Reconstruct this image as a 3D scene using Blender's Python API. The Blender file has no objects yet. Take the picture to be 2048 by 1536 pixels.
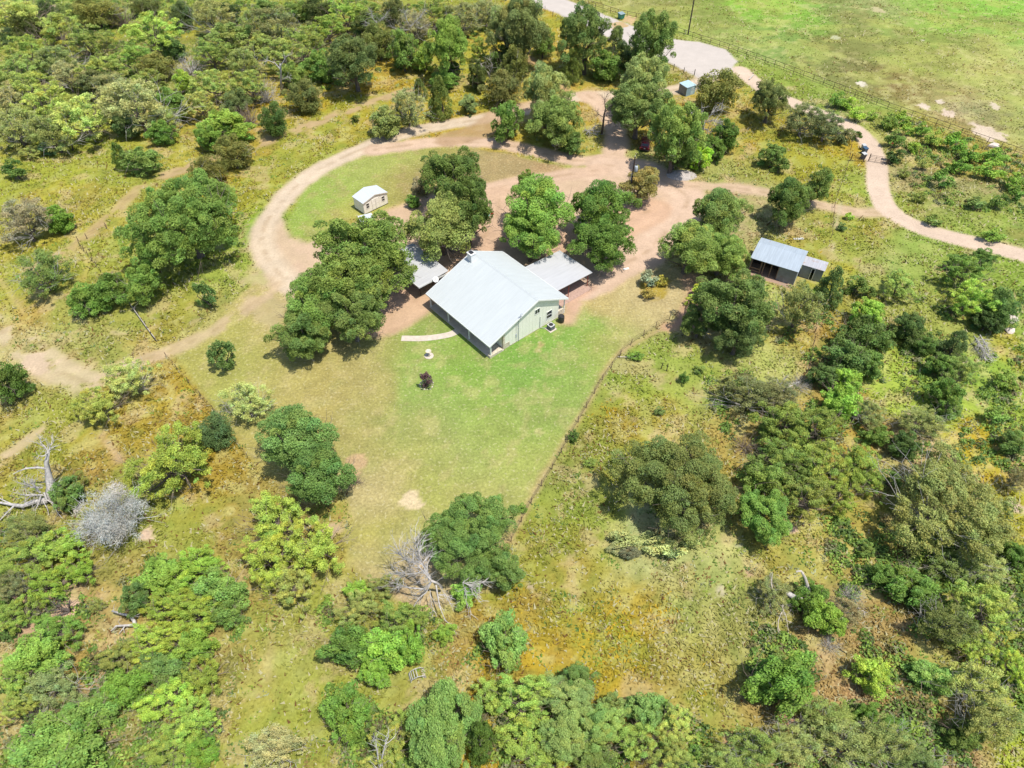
import bpy, math, random
import numpy as np
from mathutils import Vector
R_ = math.radians
scene = bpy.context.scene
# ------------------------------------------------------------------ camera, light, exposure
CAM_H = 65.0; TH = R_(47.02); FPX = 1400.0
cd = bpy.data.cameras.new('camera'); cam = bpy.data.objects.new('camera', cd)
scene.collection.objects.link(cam); scene.camera = cam
cam.location = (0, 0, CAM_H); cam.rotation_euler = (math.pi/2 - TH, 0, 0)
cd.sensor_width = 36; cd.lens = FPX/2048*36; cd.clip_start = 0.5; cd.clip_end = 9000
SUN_EL = R_(70); SUN_DIR = Vector((0.85, -0.53, 0)).normalized()
w = bpy.data.worlds.new("World"); scene.world = w; w.use_nodes = True
nt = w.node_tree; nt.nodes.clear()
sky = nt.nodes.new('ShaderNodeTexSky'); sky.sky_type = 'NISHITA'; sky.sun_disc = False
sky.sun_elevation = SUN_EL; sky.sun_rotation = math.atan2(SUN_DIR.x, SUN_DIR.y)
bg = nt.nodes.new('ShaderNodeBackground'); bg.inputs[1].default_value = 0.13
wo = nt.nodes.new('ShaderNodeOutputWorld')
nt.links.new(sky.outputs[0], bg.inputs[0]); nt.links.new(bg.outputs[0], wo.inputs[0])
sl = bpy.data.lights.new('sun', 'SUN'); sl.energy = 3.8; sl.angle = R_(0.5); sl.color = (1, 0.95, 0.86)
so = bpy.data.objects.new('sun', sl); scene.collection.objects.link(so)
sv = Vector((SUN_DIR.x*math.cos(SUN_EL), SUN_DIR.y*math.cos(SUN_EL), math.sin(SUN_EL)))
so.rotation_euler = sv.to_track_quat('Z', 'Y').to_euler(); so.location = (60, -40, 150)
scene.view_settings.view_transform = 'Standard'; scene.view_settings.look = 'None'
scene.view_settings.gamma = 1; scene.view_settings.exposure = 0.64
scene.render.engine = 'CYCLES'
col = scene.collection
random.seed(5); RNG = np.random.default_rng(11)

# ------------------------------------------------------------------ survey: photo points turned into world metres
def at(px, py, z=0.0):
    px = np.asarray(px, float); py = np.asarray(py, float)
    u = (px-1024)/FPX; v = -(py-768)/FPX
    dy = math.cos(TH) + v*math.sin(TH); dz = -math.sin(TH) + v*math.cos(TH)
    t = (z-CAM_H)/dz
    return u*t, dy*t
def depth(y, z=0.0): return y*math.cos(TH) + (CAM_H-z)*math.sin(TH)
def lin(c):
    c = np.asarray(c, float)/255.0
    return np.where(c <= 0.04045, c/12.92, ((c+0.055)/1.055)**2.4)

# ------------------------------------------------------------------ materials
MATS = {}
def new_mat(name):
    m = bpy.data.materials.new(name); m.use_nodes = True; MATS[name] = m
    return m, m.node_tree, m.node_tree.nodes['Principled BSDF']
def nd(nt, t, **k):
    n = nt.nodes.new(t)
    for a, b in k.items(): setattr(n, a, b)
    return n
def simple(name, rgb, rough=0.7, metal=0.0, var=0.12, scale=3.0, bump=0.0, rust=None, lin_in=True):
    m, nt, p = new_mat(name)
    c = tuple(rgb)+(1,)
    geo = nd(nt, 'ShaderNodeTexCoord'); no = nd(nt, 'ShaderNodeTexNoise')
    no.inputs['Scale'].default_value = scale; no.inputs['Detail'].default_value = 6
    nt.links.new(geo.outputs['Object'], no.inputs['Vector'])
    mr = nd(nt, 'ShaderNodeMapRange'); mr.inputs[1].default_value = 0.3; mr.inputs[2].default_value = 0.7
    mr.inputs[3].default_value = 1-var; mr.inputs[4].default_value = 1+var
    nt.links.new(no.outputs[0], mr.inputs[0])
    mx = nd(nt, 'ShaderNodeMix', data_type='RGBA', blend_type='MULTIPLY'); mx.inputs[0].default_value = 1
    mx.inputs[6].default_value = c; nt.links.new(mr.outputs[0], mx.inputs[7])
    out = mx.outputs[2]
    if rust:
        n2 = nd(nt, 'ShaderNodeTexNoise'); n2.inputs['Scale'].default_value = scale*0.45; n2.inputs['Detail'].default_value = 8
        nt.links.new(geo.outputs['Object'], n2.inputs['Vector'])
        r2 = nd(nt, 'ShaderNodeMapRange'); r2.inputs[1].default_value = rust[3]; r2.inputs[2].default_value = rust[3]+0.12
        nt.links.new(n2.outputs[0], r2.inputs[0])
        m2 = nd(nt, 'ShaderNodeMix', data_type='RGBA'); nt.links.new(r2.outputs[0], m2.inputs[0])
        nt.links.new(out, m2.inputs[6]); m2.inputs[7].default_value = tuple(rust[:3])+(1,); out = m2.outputs[2]
    nt.links.new(out, p.inputs['Base Color'])
    p.inputs['Roughness'].default_value = rough; p.inputs['Metallic'].default_value = metal
    if bump:
        b = nd(nt, 'ShaderNodeBump'); b.inputs['Strength'].default_value = bump; b.inputs['Distance'].default_value = 0.05
        nt.links.new(no.outputs[0], b.inputs['Height']); nt.links.new(b.outputs[0], p.inputs['Normal'])
    return m
def foliage_mat(name, trans=0.36, rough=0.55, spec=0.25, upn=0.35):
    m, nt, p = new_mat(name)
    oi = nd(nt, 'ShaderNodeObjectInfo'); at_ = nd(nt, 'ShaderNodeAttribute', attribute_name='Col')
    mx = nd(nt, 'ShaderNodeMix', data_type='RGBA', blend_type='MULTIPLY'); mx.inputs[0].default_value = 1
    nt.links.new(oi.outputs['Color'], mx.inputs[6]); nt.links.new(at_.outputs['Color'], mx.inputs[7])
    nt.links.new(mx.outputs[2], p.inputs['Base Color']); p.inputs['Roughness'].default_value = rough
    p.inputs['Specular IOR Level'].default_value = spec
    ge = nd(nt, 'ShaderNodeNewGeometry'); vm = nd(nt, 'ShaderNodeMix', data_type='VECTOR'); vm.inputs[0].default_value = upn
    nt.links.new(ge.outputs['Normal'], vm.inputs[4]); vm.inputs[5].default_value = (0, 0, 1)
    vn = nd(nt, 'ShaderNodeVectorMath', operation='NORMALIZE'); nt.links.new(vm.outputs[1], vn.inputs[0]); nt.links.new(vn.outputs[0], p.inputs['Normal'])
    tr = nd(nt, 'ShaderNodeBsdfTranslucent'); nt.links.new(mx.outputs[2], tr.inputs['Color'])
    ms = nd(nt, 'ShaderNodeMixShader'); ms.inputs[0].default_value = trans
    nt.links.new(p.outputs[0], ms.inputs[1]); nt.links.new(tr.outputs[0], ms.inputs[2])
    nt.links.new(ms.outputs[0], nt.nodes['Material Output'].inputs[0])
    return m
def ground_mat(name, a1, a2, bump, rough=0.95, speck=None):
    m, nt, p = new_mat(name)
    ca = nd(nt, 'ShaderNodeAttribute', attribute_name='Col'); tc = nd(nt, 'ShaderNodeNewGeometry')
    n1 = nd(nt, 'ShaderNodeTexNoise'); n1.inputs['Scale'].default_value = 3.2; n1.inputs['Detail'].default_value = 5; n1.inputs['Roughness'].default_value = 0.7
    n2 = nd(nt, 'ShaderNodeTexNoise'); n2.inputs['Scale'].default_value = 0.45; n2.inputs['Detail'].default_value = 6; n2.inputs['Roughness'].default_value = 0.65
    for n in (n1, n2): nt.links.new(tc.outputs['Position'], n.inputs['Vector'])
    def rng(src, lo, hi):
        r = nd(nt, 'ShaderNodeMapRange'); r.inputs[1].default_value = 0.3; r.inputs[2].default_value = 0.7
        r.inputs[3].default_value = lo; r.inputs[4].default_value = hi; r.clamp = False
        nt.links.new(src, r.inputs[0]); return r.outputs[0]
    m1 = nd(nt, 'ShaderNodeMix', data_type='RGBA', blend_type='MULTIPLY'); m1.inputs[0].default_value = 1
    nt.links.new(ca.outputs['Color'], m1.inputs[6]); nt.links.new(rng(n1.outputs[0], 1-a1, 1+a1), m1.inputs[7])
    m2 = nd(nt, 'ShaderNodeMix', data_type='RGBA', blend_type='MULTIPLY'); m2.inputs[0].default_value = 1
    nt.links.new(m1.outputs[2], m2.inputs[6]); nt.links.new(rng(n2.outputs[0], 1-a2, 1+a2), m2.inputs[7])
    out = m2.outputs[2]
    if speck:
        n3 = nd(nt, 'ShaderNodeTexNoise'); n3.inputs['Scale'].default_value = speck[3]; n3.inputs['Detail'].default_value = 4
        nt.links.new(tc.outputs['Position'], n3.inputs['Vector'])
        r3 = nd(nt, 'ShaderNodeMapRange'); r3.inputs[1].default_value = 0.58; r3.inputs[2].default_value = 0.68
        r3.inputs[4].default_value = speck[4]; nt.links.new(n3.outputs[0], r3.inputs[0])
        m3 = nd(nt, 'ShaderNodeMix', data_type='RGBA'); nt.links.new(r3.outputs[0], m3.inputs[0])
        nt.links.new(out, m3.inputs[6]); m3.inputs[7].default_value = (*speck[:3], 1); out = m3.outputs[2]
    nt.links.new(out, p.inputs['Base Color']); p.inputs['Roughness'].default_value = rough
    p.inputs['Specular IOR Level'].default_value = 0.1
    b = nd(nt, 'ShaderNodeBump'); b.inputs['Strength'].default_value = 0.6; b.inputs['Distance'].default_value = bump
    nt.links.new(n1.outputs[0], b.inputs['Height']); nt.links.new(b.outputs[0], p.inputs['Normal'])
    return m
M_ground = ground_mat('ground_turf', 0.24, 0.14, 0.05)
M_lawn = ground_mat('lawn_turf', 0.30, 0.16, 0.06, speck=(0.48, 0.43, 0.26, 2.6, 0.38))
M_dirt = ground_mat('dirt_surface', 0.12, 0.10, 0.04, speck=(0.30, 0.22, 0.15, 2.6, 0.3))
M_road = ground_mat('gravel_surface', 0.05, 0.06, 0.01)
def metal_roof(name, rgb, rough, axis='Y', seam=0.3, streak=0.1, rust=None):
    # ribbed sheet metal, the ribs run along the slope
    m, nt, p = new_mat(name); tc = nd(nt, 'ShaderNodeTexCoord')
    wv = nd(nt, 'ShaderNodeTexWave', wave_type='BANDS', bands_direction='X'); wv.inputs['Scale'].default_value = 0.314/seam
    nt.links.new(tc.outputs['Object'], wv.inputs['Vector'])
    mp = nd(nt, 'ShaderNodeMapping'); mp.inputs['Scale'].default_value = (2.2, 0.25, 0.3)
    nt.links.new(tc.outputs['Object'], mp.inputs[0])
    no = nd(nt, 'ShaderNodeTexNoise'); no.inputs['Scale'].default_value = 1.5; no.inputs['Detail'].default_value = 7
    nt.links.new(mp.outputs[0], no.inputs[0])
    mr = nd(nt, 'ShaderNodeMapRange'); mr.inputs[1].default_value = 0.3; mr.inputs[2].default_value = 0.7
    mr.inputs[3].default_value = 1-streak; mr.inputs[4].default_value = 1+streak; nt.links.new(no.outputs[0], mr.inputs[0])
    mx = nd(nt, 'ShaderNodeMix', data_type='RGBA', blend_type='MULTIPLY'); mx.inputs[0].default_value = 1
    mx.inputs[6].default_value = (*rgb, 1); nt.links.new(mr.outputs[0], mx.inputs[7]); out = mx.outputs[2]
    if rust:
        n2 = nd(nt, 'ShaderNodeTexNoise'); n2.inputs['Scale'].default_value = 0.9; n2.inputs['Detail'].default_value = 9
        nt.links.new(tc.outputs['Object'], n2.inputs[0])
        r2 = nd(nt, 'ShaderNodeMapRange'); r2.inputs[1].default_value = rust[3]; r2.inputs[2].default_value = rust[3]+0.1
        nt.links.new(n2.outputs[0], r2.inputs[0])
        m2 = nd(nt, 'ShaderNodeMix', data_type='RGBA'); nt.links.new(r2.outputs[0], m2.inputs[0])
        nt.links.new(out, m2.inputs[6]); m2.inputs[7].default_value = (*rust[:3], 1); out = m2.outputs[2]
    nt.links.new(out, p.inputs['Base Color']); p.inputs['Roughness'].default_value = rough; p.inputs['Metallic'].default_value = 0.0
    p.inputs['Specular IOR Level'].default_value = 0.35
    b = nd(nt, 'ShaderNodeBump'); b.inputs['Strength'].default_value = 0.35; b.inputs['Distance'].default_value = 0.02
    nt.links.new(wv.outputs[0], b.inputs['Height']); nt.links.new(b.outputs[0], p.inputs['Normal'])
    return m
M_roof = metal_roof('house_roof_metal', (0.44, 0.465, 0.458), 0.5, streak=0.04)
M_croof = metal_roof('carport_roof_metal', (0.40, 0.40, 0.40), 0.55, streak=0.06)
M_broof = metal_roof('barn_roof_metal', (0.30, 0.345, 0.385), 0.5, streak=0.09, rust=(0.33, 0.30, 0.28, 0.66))
M_broof2 = metal_roof('leanto_roof_metal', (0.34, 0.34, 0.36), 0.55, streak=0.12, rust=(0.30, 0.22, 0.18, 0.57))
M_sroof = metal_roof('shed_roof_metal', (0.46, 0.49, 0.52), 0.5, streak=0.03)
M_trim = simple('white_trim', (0.68, 0.68, 0.66), 0.5, var=0.04)
M_wall = simple('cream_siding', (0.72, 0.72, 0.62), 0.7, var=0.04, scale=1.2)
M_stone = simple('limestone', (0.50, 0.44, 0.34), 0.85, var=0.3, scale=4, bump=0.4)
M_conc = simple('concrete', (0.46, 0.40, 0.33), 0.9, var=0.12, scale=2, bump=0.1)
M_glass = simple('window_glass', (0.03, 0.035, 0.04), 0.15, var=0.1)
M_black = simple('black_plastic', (0.02, 0.02, 0.022), 0.45, var=0.2)
M_dark = simple('dark_wood', (0.05, 0.035, 0.028), 0.85, var=0.4, scale=5)
M_rustp = simple('rusty_pipe', (0.075, 0.045, 0.035), 0.8, var=0.35, scale=4)
M_redp = simple('red_steel_post', (0.22, 0.05, 0.035), 0.6, var=0.2)
M_wood = simple('weathered_wood', (0.20, 0.13, 0.09), 0.9, var=0.35, scale=6)
M_pale = simple('bleached_wood', (0.42, 0.37, 0.31), 0.9, var=0.25, scale=5)
M_bark = simple('bark', (0.13, 0.105, 0.085), 0.95, var=0.35, scale=5)
M_dead = simple('dead_grey_wood', (0.40, 0.375, 0.35), 0.9, var=0.3, scale=3, bump=0.4)
M_deadd = simple('dark_dead_wood', (0.11, 0.09, 0.08), 0.95, var=0.3, scale=4)
M_twig = simple('grey_twigs', (0.36, 0.34, 0.31), 0.9, var=0.2)
M_twig2 = simple('brown_twigs', (0.22, 0.17, 0.13), 0.9, var=0.3)
M_shed = simple('cream_shed_board', (0.78, 0.73, 0.64), 0.75, var=0.06)
M_shedt = simple('shed_white_trim', (0.66, 0.62, 0.54), 0.7, var=0.05)
M_blue = simple('blue_grey_sheet', (0.20, 0.31, 0.38), 0.45, var=0.12, rust=(0.20, 0.17, 0.15, 0.68))
M_bluer = simple('pale_blue_roof_sheet', (0.34, 0.46, 0.50), 0.45, var=0.1)
M_gmetal = simple('grey_corrugated_wall', (0.17, 0.19, 0.21), 0.5, var=0.18, scale=1.5, rust=(0.12, 0.08, 0.06, 0.66))
M_lmetal = simple('light_corrugated_wall', (0.36, 0.39, 0.42), 0.5, var=0.12, scale=1.5)
M_car = simple('maroon_paint', (0.13, 0.006, 0.016), 0.25, var=0.05); MATS['maroon_paint'].node_tree.nodes['Principled BSDF'].inputs['Coat Weight'].default_value = 0.7
M_rubber = simple('rubber', (0.02, 0.02, 0.02), 0.9)
M_steel = simple('bright_steel', (0.5, 0.5, 0.5), 0.35, metal=0.8)
M_lamp = simple('red_tail_lamp', (0.4, 0.02, 0.02), 0.3)
M_green = simple('green_plastic', (0.02, 0.17, 0.11), 0.5, var=0.1)
M_navy = simple('navy_plastic', (0.03, 0.07, 0.12), 0.4, var=0.1)
M_white = simple('white_paint', (0.72, 0.72, 0.70), 0.5, var=0.05)
M_gravel = simple('grey_gravel', (0.36, 0.32, 0.29), 0.95, var=0.25, scale=6, bump=0.8)
M_rock = simple('pale_rock', (0.55, 0.46, 0.40), 0.95, var=0.2, scale=5, bump=0.5)
M_leaf = foliage_mat('leaf_blades'); M_grass = foliage_mat('grass_blades', 0.3, 0.85, 0.05, 0.6)

M_dull = simple('dull_white_plastic', (0.40, 0.40, 0.39), 0.6, var=0.1)
# ------------------------------------------------------------------ object helpers
def tag(o, label=None, cat=None, group=None, kind=None):
    if label: o['label'] = label
    if cat: o['category'] = cat
    if group: o['group'] = group
    if kind: o['kind'] = kind
    return o
def empty(name, loc, rz=0.0):
    o = bpy.data.objects.new(name, None); col.objects.link(o); o.location = loc; o.rotation_euler = (0, 0, rz)
    o.empty_display_size = 0.5
    return o
def np_mesh(name, V, F, mat, colors=None, smooth=False):
    """V (n,3); F (m,k) constant k"""
    V = np.ascontiguousarray(V, np.float32); F = np.ascontiguousarray(F, np.int32)
    me = bpy.data.meshes.new(name); n, k = F.shape
    me.vertices.add(len(V)); me.vertices.foreach_set('co', V.ravel())
    me.loops.add(n*k); me.loops.foreach_set('vertex_index', F.ravel())
    me.polygons.add(n); me.polygons.foreach_set('loop_start', np.arange(0, n*k, k, dtype=np.int32))
    try: me.polygons.foreach_set('loop_total', np.full(n, k, np.int32))
    except Exception: pass
    me.polygons.foreach_set('use_smooth', np.full(n, smooth, bool))
    if colors is not None:
        a = me.color_attributes.new('Col', 'FLOAT_COLOR', 'POINT')
        c4 = np.ones((len(V), 4), np.float32); c4[:, :3] = colors
        a.data.foreach_set('color', c4.ravel())
    me.materials.append(mat); me.update(); me.validate()
    return me
def link(name, me, parent=None):
    o = bpy.data.objects.new(name, me); col.objects.link(o)
    if parent is not None: o.parent = parent
    return o
class MB:
    """collects boxes, prisms and tubes; build() links them as ONE mesh object"""
    def __init__(s): s.v = []; s.f = []
    def add(s, v, f):
        b = len(s.v); s.v += [tuple(p) for p in v]; s.f += [tuple(i+b for i in q) for q in f]; return s
    def box(s, x0, x1, y0, y1, z0, z1):
        return s.add([(x0,y0,z0),(x1,y0,z0),(x1,y1,z0),(x0,y1,z0),(x0,y0,z1),(x1,y0,z1),(x1,y1,z1),(x0,y1,z1)],
                     [(0,3,2,1),(4,5,6,7),(0,1,5,4),(1,2,6,5),(2,3,7,6),(3,0,4,7)])
    def slab(s, pts, t):
        """polygon pts (3D, counter-clockwise from above) extruded down by t"""
        n = len(pts); v = list(pts)+[(p[0], p[1], p[2]-t) for p in pts]
        return s.add(v, [tuple(range(n)), tuple(range(2*n-1, n-1, -1))]+[(i, i+n, (i+1) % n+n, (i+1) % n) for i in range(n)])
    def prism(s, pts, d):
        """planar polygon extruded along vector d"""
        n = len(pts); v = list(pts)+[(p[0]+d[0], p[1]+d[1], p[2]+d[2]) for p in pts]
        return s.add(v, [tuple(range(n-1, -1, -1)), tuple(range(n, 2*n))]+[(i, (i+1) % n, (i+1) % n+n, i+n) for i in range(n)])
    def tube(s, path, r, n=6, cap=True):
        P = [Vector(p) for p in path]; m = len(P)
        rr = r if hasattr(r, '__len__') else [r]*m
        v = []; f = []
        for i, p in enumerate(P):
            d = (P[min(i+1, m-1)]-P[max(i-1, 0)]).normalized()
            a = d.cross(Vector((0.13, 0.31, 1.0)) if abs(d.z) < 0.95 else Vector((1, 0.1, 0))).normalized(); b = d.cross(a)
            for k in range(n):
                t = 2*math.pi*k/n; v.append(tuple(p+(a*math.cos(t)+b*math.sin(t))*rr[i]))
        for i in range(m-1):
            for k in range(n): f.append((i*n+k, i*n+(k+1) % n, (i+1)*n+(k+1) % n, (i+1)*n+k))
        if cap: f.append(tuple(range(n-1, -1, -1))); f.append(tuple(range((m-1)*n, m*n)))
        return s.add(v, f)
    def lathe(s, prof, cx=0, cy=0, n=16):
        v = []; f = []; m = len(prof)
        for r, z in prof:
            for k in range(n):
                t = 2*math.pi*k/n; v.append((cx+r*math.cos(t), cy+r*math.sin(t), z))
        for i in range(m-1):
            for k in range(n): f.append((i*n+k, i*n+(k+1) % n, (i+1)*n+(k+1) % n, (i+1)*n+k))
        f.append(tuple(range(n-1, -1, -1))); f.append(tuple(range((m-1)*n, m*n)))
        return s.add(v, f)
    def build(s, name, mat, parent=None, bevel=0.0, smooth=False):
        me = bpy.data.meshes.new(name); me.from_pydata(s.v, [], s.f); me.materials.append(mat); me.update()
        if smooth:
            for p in me.polygons: p.use_smooth = True
        o = link(name, me, parent)
        if bevel:
            b = o.modifiers.new('bevel', 'BEVEL'); b.width = bevel; b.segments = 2; b.limit_method = 'ANGLE'
        return o

# ------------------------------------------------------------------ noise
_G = [np.random.default_rng(100+i).random((256, 256)) for i in range(4)]
def vnoise(x, y, k=0):
    xi = np.floor(x).astype(int); yi = np.floor(y).astype(int); fx = x-xi; fy = y-yi
    fx = fx*fx*(3-2*fx); fy = fy*fy*(3-2*fy); g = _G[k % 4]
    a = g[xi & 255, yi & 255]; b = g[(xi+1) & 255, yi & 255]; c = g[xi & 255, (yi+1) & 255]; d = g[(xi+1) & 255, (yi+1) & 255]
    return (a*(1-fx)+b*fx)*(1-fy)+(c*(1-fx)+d*fx)*fy
def fbm(x, y, s, k=0, o=4):
    t = 0; a = 0.5; tot = 0
    for i in range(o):
        t = t+a*vnoise(x/s+17.3*i, y/s-9.1*i, k+i); tot += a; a *= 0.55; s *= 0.47
    return t/tot
# ------------------------------------------------------------------ the ground: one surveyed colour field (real turf, soil and gravel colours) in world metres
# x, y of the spot, radius (photo px), colour
GC = [
(352,745,26,178,142,48),(395,805,26,176,138,46),(455,880,22,172,135,50),(500,935,20,176,132,46),
(60,20,80,150,165,80),(250,100,130,150,155,70),(450,60,110,160,165,60),(370,55,40,200,175,50),(235,70,30,200,175,50),(690,60,120,165,160,65),(860,50,50,190,170,60),(60,100,50,185,175,80),
(800,150,90,195,165,50),(700,200,90,195,165,40),(930,130,60,205,175,45),(600,240,80,190,165,45),(560,300,80,180,165,60),(150,350,110,185,178,60),(330,290,70,185,170,60),(60,380,80,190,180,60),
(250,370,80,180,175,65),(480,380,70,190,165,40),(520,330,60,185,160,55),(640,270,60,175,165,60),(500,450,40,130,180,50),(470,520,60,165,180,70),(30,500,80,190,178,65),(200,500,70,185,175,70),
(330,600,80,165,165,60),(100,600,60,195,165,55),(60,680,80,195,180,115),(250,660,70,190,170,80),(150,720,80,200,175,120),(340,650,40,170,160,60),(440,650,60,180,170,95),(90,800,70,190,178,85),(380,770,60,185,155,45),(430,840,50,175,150,40),
(250,850,80,180,160,55),(60,920,80,180,165,60),(190,930,60,185,160,75),(300,1000,80,175,165,80),(460,960,60,180,155,60),(500,1040,50,175,160,80),(350,1090,70,175,162,80),(200,1210,50,185,155,90),(250,1290,50,180,140,80),
(450,1260,50,185,155,95),(540,1240,70,175,165,75),(520,1380,90,180,172,75),(550,1300,50,195,170,110),(620,1350,70,178,168,72),(480,1500,90,185,175,80),(640,1500,50,180,150,85),(240,1480,60,195,165,120),(100,1240,40,200,170,130),
(10,1400,60,180,175,90),(850,1330,60,185,155,85),(870,1290,50,175,170,80),(930,1230,50,180,150,60),(780,1420,60,178,172,72),(1080,1200,60,180,165,55),(1060,1330,60,195,155,45),(1190,1200,60,165,165,70),(1180,1260,60,185,165,45),(1250,1180,60,185,155,45),(1310,1250,60,180,155,50),
(1250,1330,70,190,165,45),(1370,1200,80,175,182,95),(1400,1300,70,185,180,90),(1450,1380,70,180,160,70),(1400,1450,60,180,160,70),(1480,1250,80,165,165,85),(1430,1120,70,185,190,110),(1300,1090,60,185,195,130),(1250,1140,40,170,180,115),
(1150,1000,60,150,170,70),(1200,960,60,165,170,70),(1110,1060,50,175,160,60),(1150,900,50,150,110,70),(1120,960,40,140,110,75),(1070,1130,50,175,150,60),(1200,840,50,195,160,45),(1290,830,70,185,170,60),(1180,800,50,130,170,70),(1250,770,50,125,175,60),
(1350,740,80,165,180,80),(1450,740,60,185,190,100),(1400,830,60,185,185,90),(1450,880,50,190,165,85),(1380,680,60,185,175,75),(1560,700,60,185,195,100),(1590,690,40,190,155,50),(1480,1000,60,175,160,70),(1650,820,50,190,150,70),(1600,740,50,195,165,100),
(1630,300,80,195,165,45),(1560,290,80,190,165,50),(1500,230,60,185,165,60),(1620,350,60,190,160,45),(1480,340,60,185,170,90),(1710,380,40,175,190,80),(1690,440,60,185,160,60),(1720,480,60,165,165,80),(1640,500,60,185,165,70),(1665,540,30,205,165,40),
(1800,500,70,170,180,100),(1770,560,60,150,165,80),(1860,540,60,170,185,90),(1860,620,60,190,180,100),(1780,640,60,175,140,70),(1980,560,60,150,175,70),(1900,660,50,180,190,95),(1960,640,40,195,180,60),(1830,760,70,180,200,75),(1680,650,40,175,130,60),
(1960,760,90,150,185,65),(2030,800,70,165,180,60),(1950,860,50,205,155,35),(1900,850,40,200,165,45),(2000,940,50,190,180,50),(2015,1000,40,200,160,40),(1990,1010,25,225,200,170),(2040,930,30,200,180,140),(1730,900,50,190,145,70),(1820,920,50,200,175,120),
(1700,1100,80,180,170,75),(1790,1100,60,185,165,75),(1620,1100,60,185,180,85),(1560,1130,60,175,165,70),(1680,1230,60,185,160,100),(1760,1260,70,185,155,85),(1640,1330,50,190,150,95),(1700,1400,60,200,160,110),(1800,1400,70,180,160,90),(1600,1440,50,205,165,120),
(1850,1500,50,190,160,110),(1560,1460,50,200,165,110),(1980,1180,60,165,185,80),(2040,1250,70,185,190,85),(2030,1350,60,190,180,60),(2020,1450,70,185,200,60),(1900,1400,50,180,165,90),(1480,1480,50,205,165,115),
(1400,20,80,150,185,65),(1480,20,80,150,195,45),(1560,30,80,145,200,45),(1350,15,60,160,165,70),(1250,10,60,180,175,90),(1540,70,80,140,170,75),(1450,70,60,170,175,85),(1620,80,80,135,155,65),(1700,20,80,140,170,75),(1760,20,60,175,175,110),
(1820,50,80,160,185,65),(1900,40,80,150,195,60),(2000,40,80,150,200,60),(2000,90,60,180,190,95),(1950,130,60,190,190,95),(1850,120,60,175,190,70),(1760,90,60,150,160,75),(1700,130,60,135,130,65),(1800,170,60,150,130,65),(1650,150,60,150,150,75),
(1880,190,60,175,165,90),(2000,190,60,175,180,85),(2040,250,60,140,160,85),(1950,230,60,190,170,120),(1700,190,60,150,155,80),(1540,150,50,165,180,85),(1620,180,60,165,185,80),(1700,200,40,150,190,90),(1850,250,50,175,165,70),(1960,290,60,175,160,65),
(1790,240,50,170,175,80),(1850,310,60,180,175,90),(1900,320,50,190,160,60),(1850,370,50,165,155,105),(1930,400,60,155,150,90),(1850,420,50,165,160,80),(2020,420,60,150,160,75),(1960,450,60,150,175,70),(1830,470,40,150,180,80),
(1270,130,40,180,170,60),(1340,150,40,160,150,60),(1180,150,50,190,165,60),(1120,130,60,195,165,70),(1090,40,50,195,165,50),(1440,260,60,190,165,60),(1420,350,50,195,180,115),(1560,420,60,200,170,130),(1480,400,50,210,175,145),
(1400,620,60,205,165,130),(1330,660,50,190,180,125),(1290,620,50,200,180,130),(1370,590,40,205,170,135),(1500,680,60,180,190,95),
]
# the mown yard
LC = [(1110,640,60,138,176,78),(1060,720,70,124,170,72),(1130,720,50,150,174,84),(1180,690,60,165,175,90),(1250,640,60,190,178,120),(1300,600,60,200,182,135),(1200,600,40,200,180,120),(1340,650,40,195,175,125),(1010,760,60,140,174,80),(1090,800,60,150,175,85),
(960,820,60,152,178,80),(900,790,60,150,178,88),(1020,880,70,160,178,88),(940,900,80,165,175,100),(860,870,60,160,172,95),(870,690,60,152,180,85),(930,730,50,138,176,70),(830,660,60,140,172,80),(850,640,40,160,165,95),(780,680,50,170,168,95),(700,730,70,178,168,105),(620,720,60,180,168,100),
(560,780,70,185,175,105),(480,740,60,170,172,88),(400,720,50,175,172,90),(640,800,70,182,168,98),(740,830,60,175,168,100),(800,950,60,175,172,95),(900,980,70,172,175,92),(750,1000,60,195,180,130),(760,1100,60,175,172,85),(760,1170,50,200,180,135),(1000,1020,70,180,180,105),(960,1050,40,185,175,110),(1080,930,60,172,180,95),(850,1150,60,210,185,150),(520,860,40,180,170,95),(540,650,60,185,175,105),(1120,560,50,205,165,120)]
LAWN = [(345,712),(440,835),(520,945),(600,1000),(690,985),(705,1060),(690,1130),(760,1180),(830,1230),(900,1210),(1012,1095),(1100,943),(1150,850),(1200,765),(1245,700),(1335,640),(1392,590),(1385,555),(1320,520),(1200,560),(1150,600),(1000,640),(850,560),(780,600),(640,620),(560,590),(510,560),(430,640)]
OVAL = [(572,440),(600,385),(660,325),(740,297),(860,292),(960,297),(1060,317),(1135,335),(1120,347),(1040,350),(960,372),(830,395),(800,410),(700,440),(630,475),(580,475)]
OC = [(700,350,60,168,180,92),(800,310,60,170,178,92),(640,400,60,155,180,80),(680,430,40,180,178,90),(900,310,60,165,160,85),(1000,320,60,175,155,110),(1080,335,40,185,155,115),(780,360,40,170,165,90),(860,350,50,165,155,90)]
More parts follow.
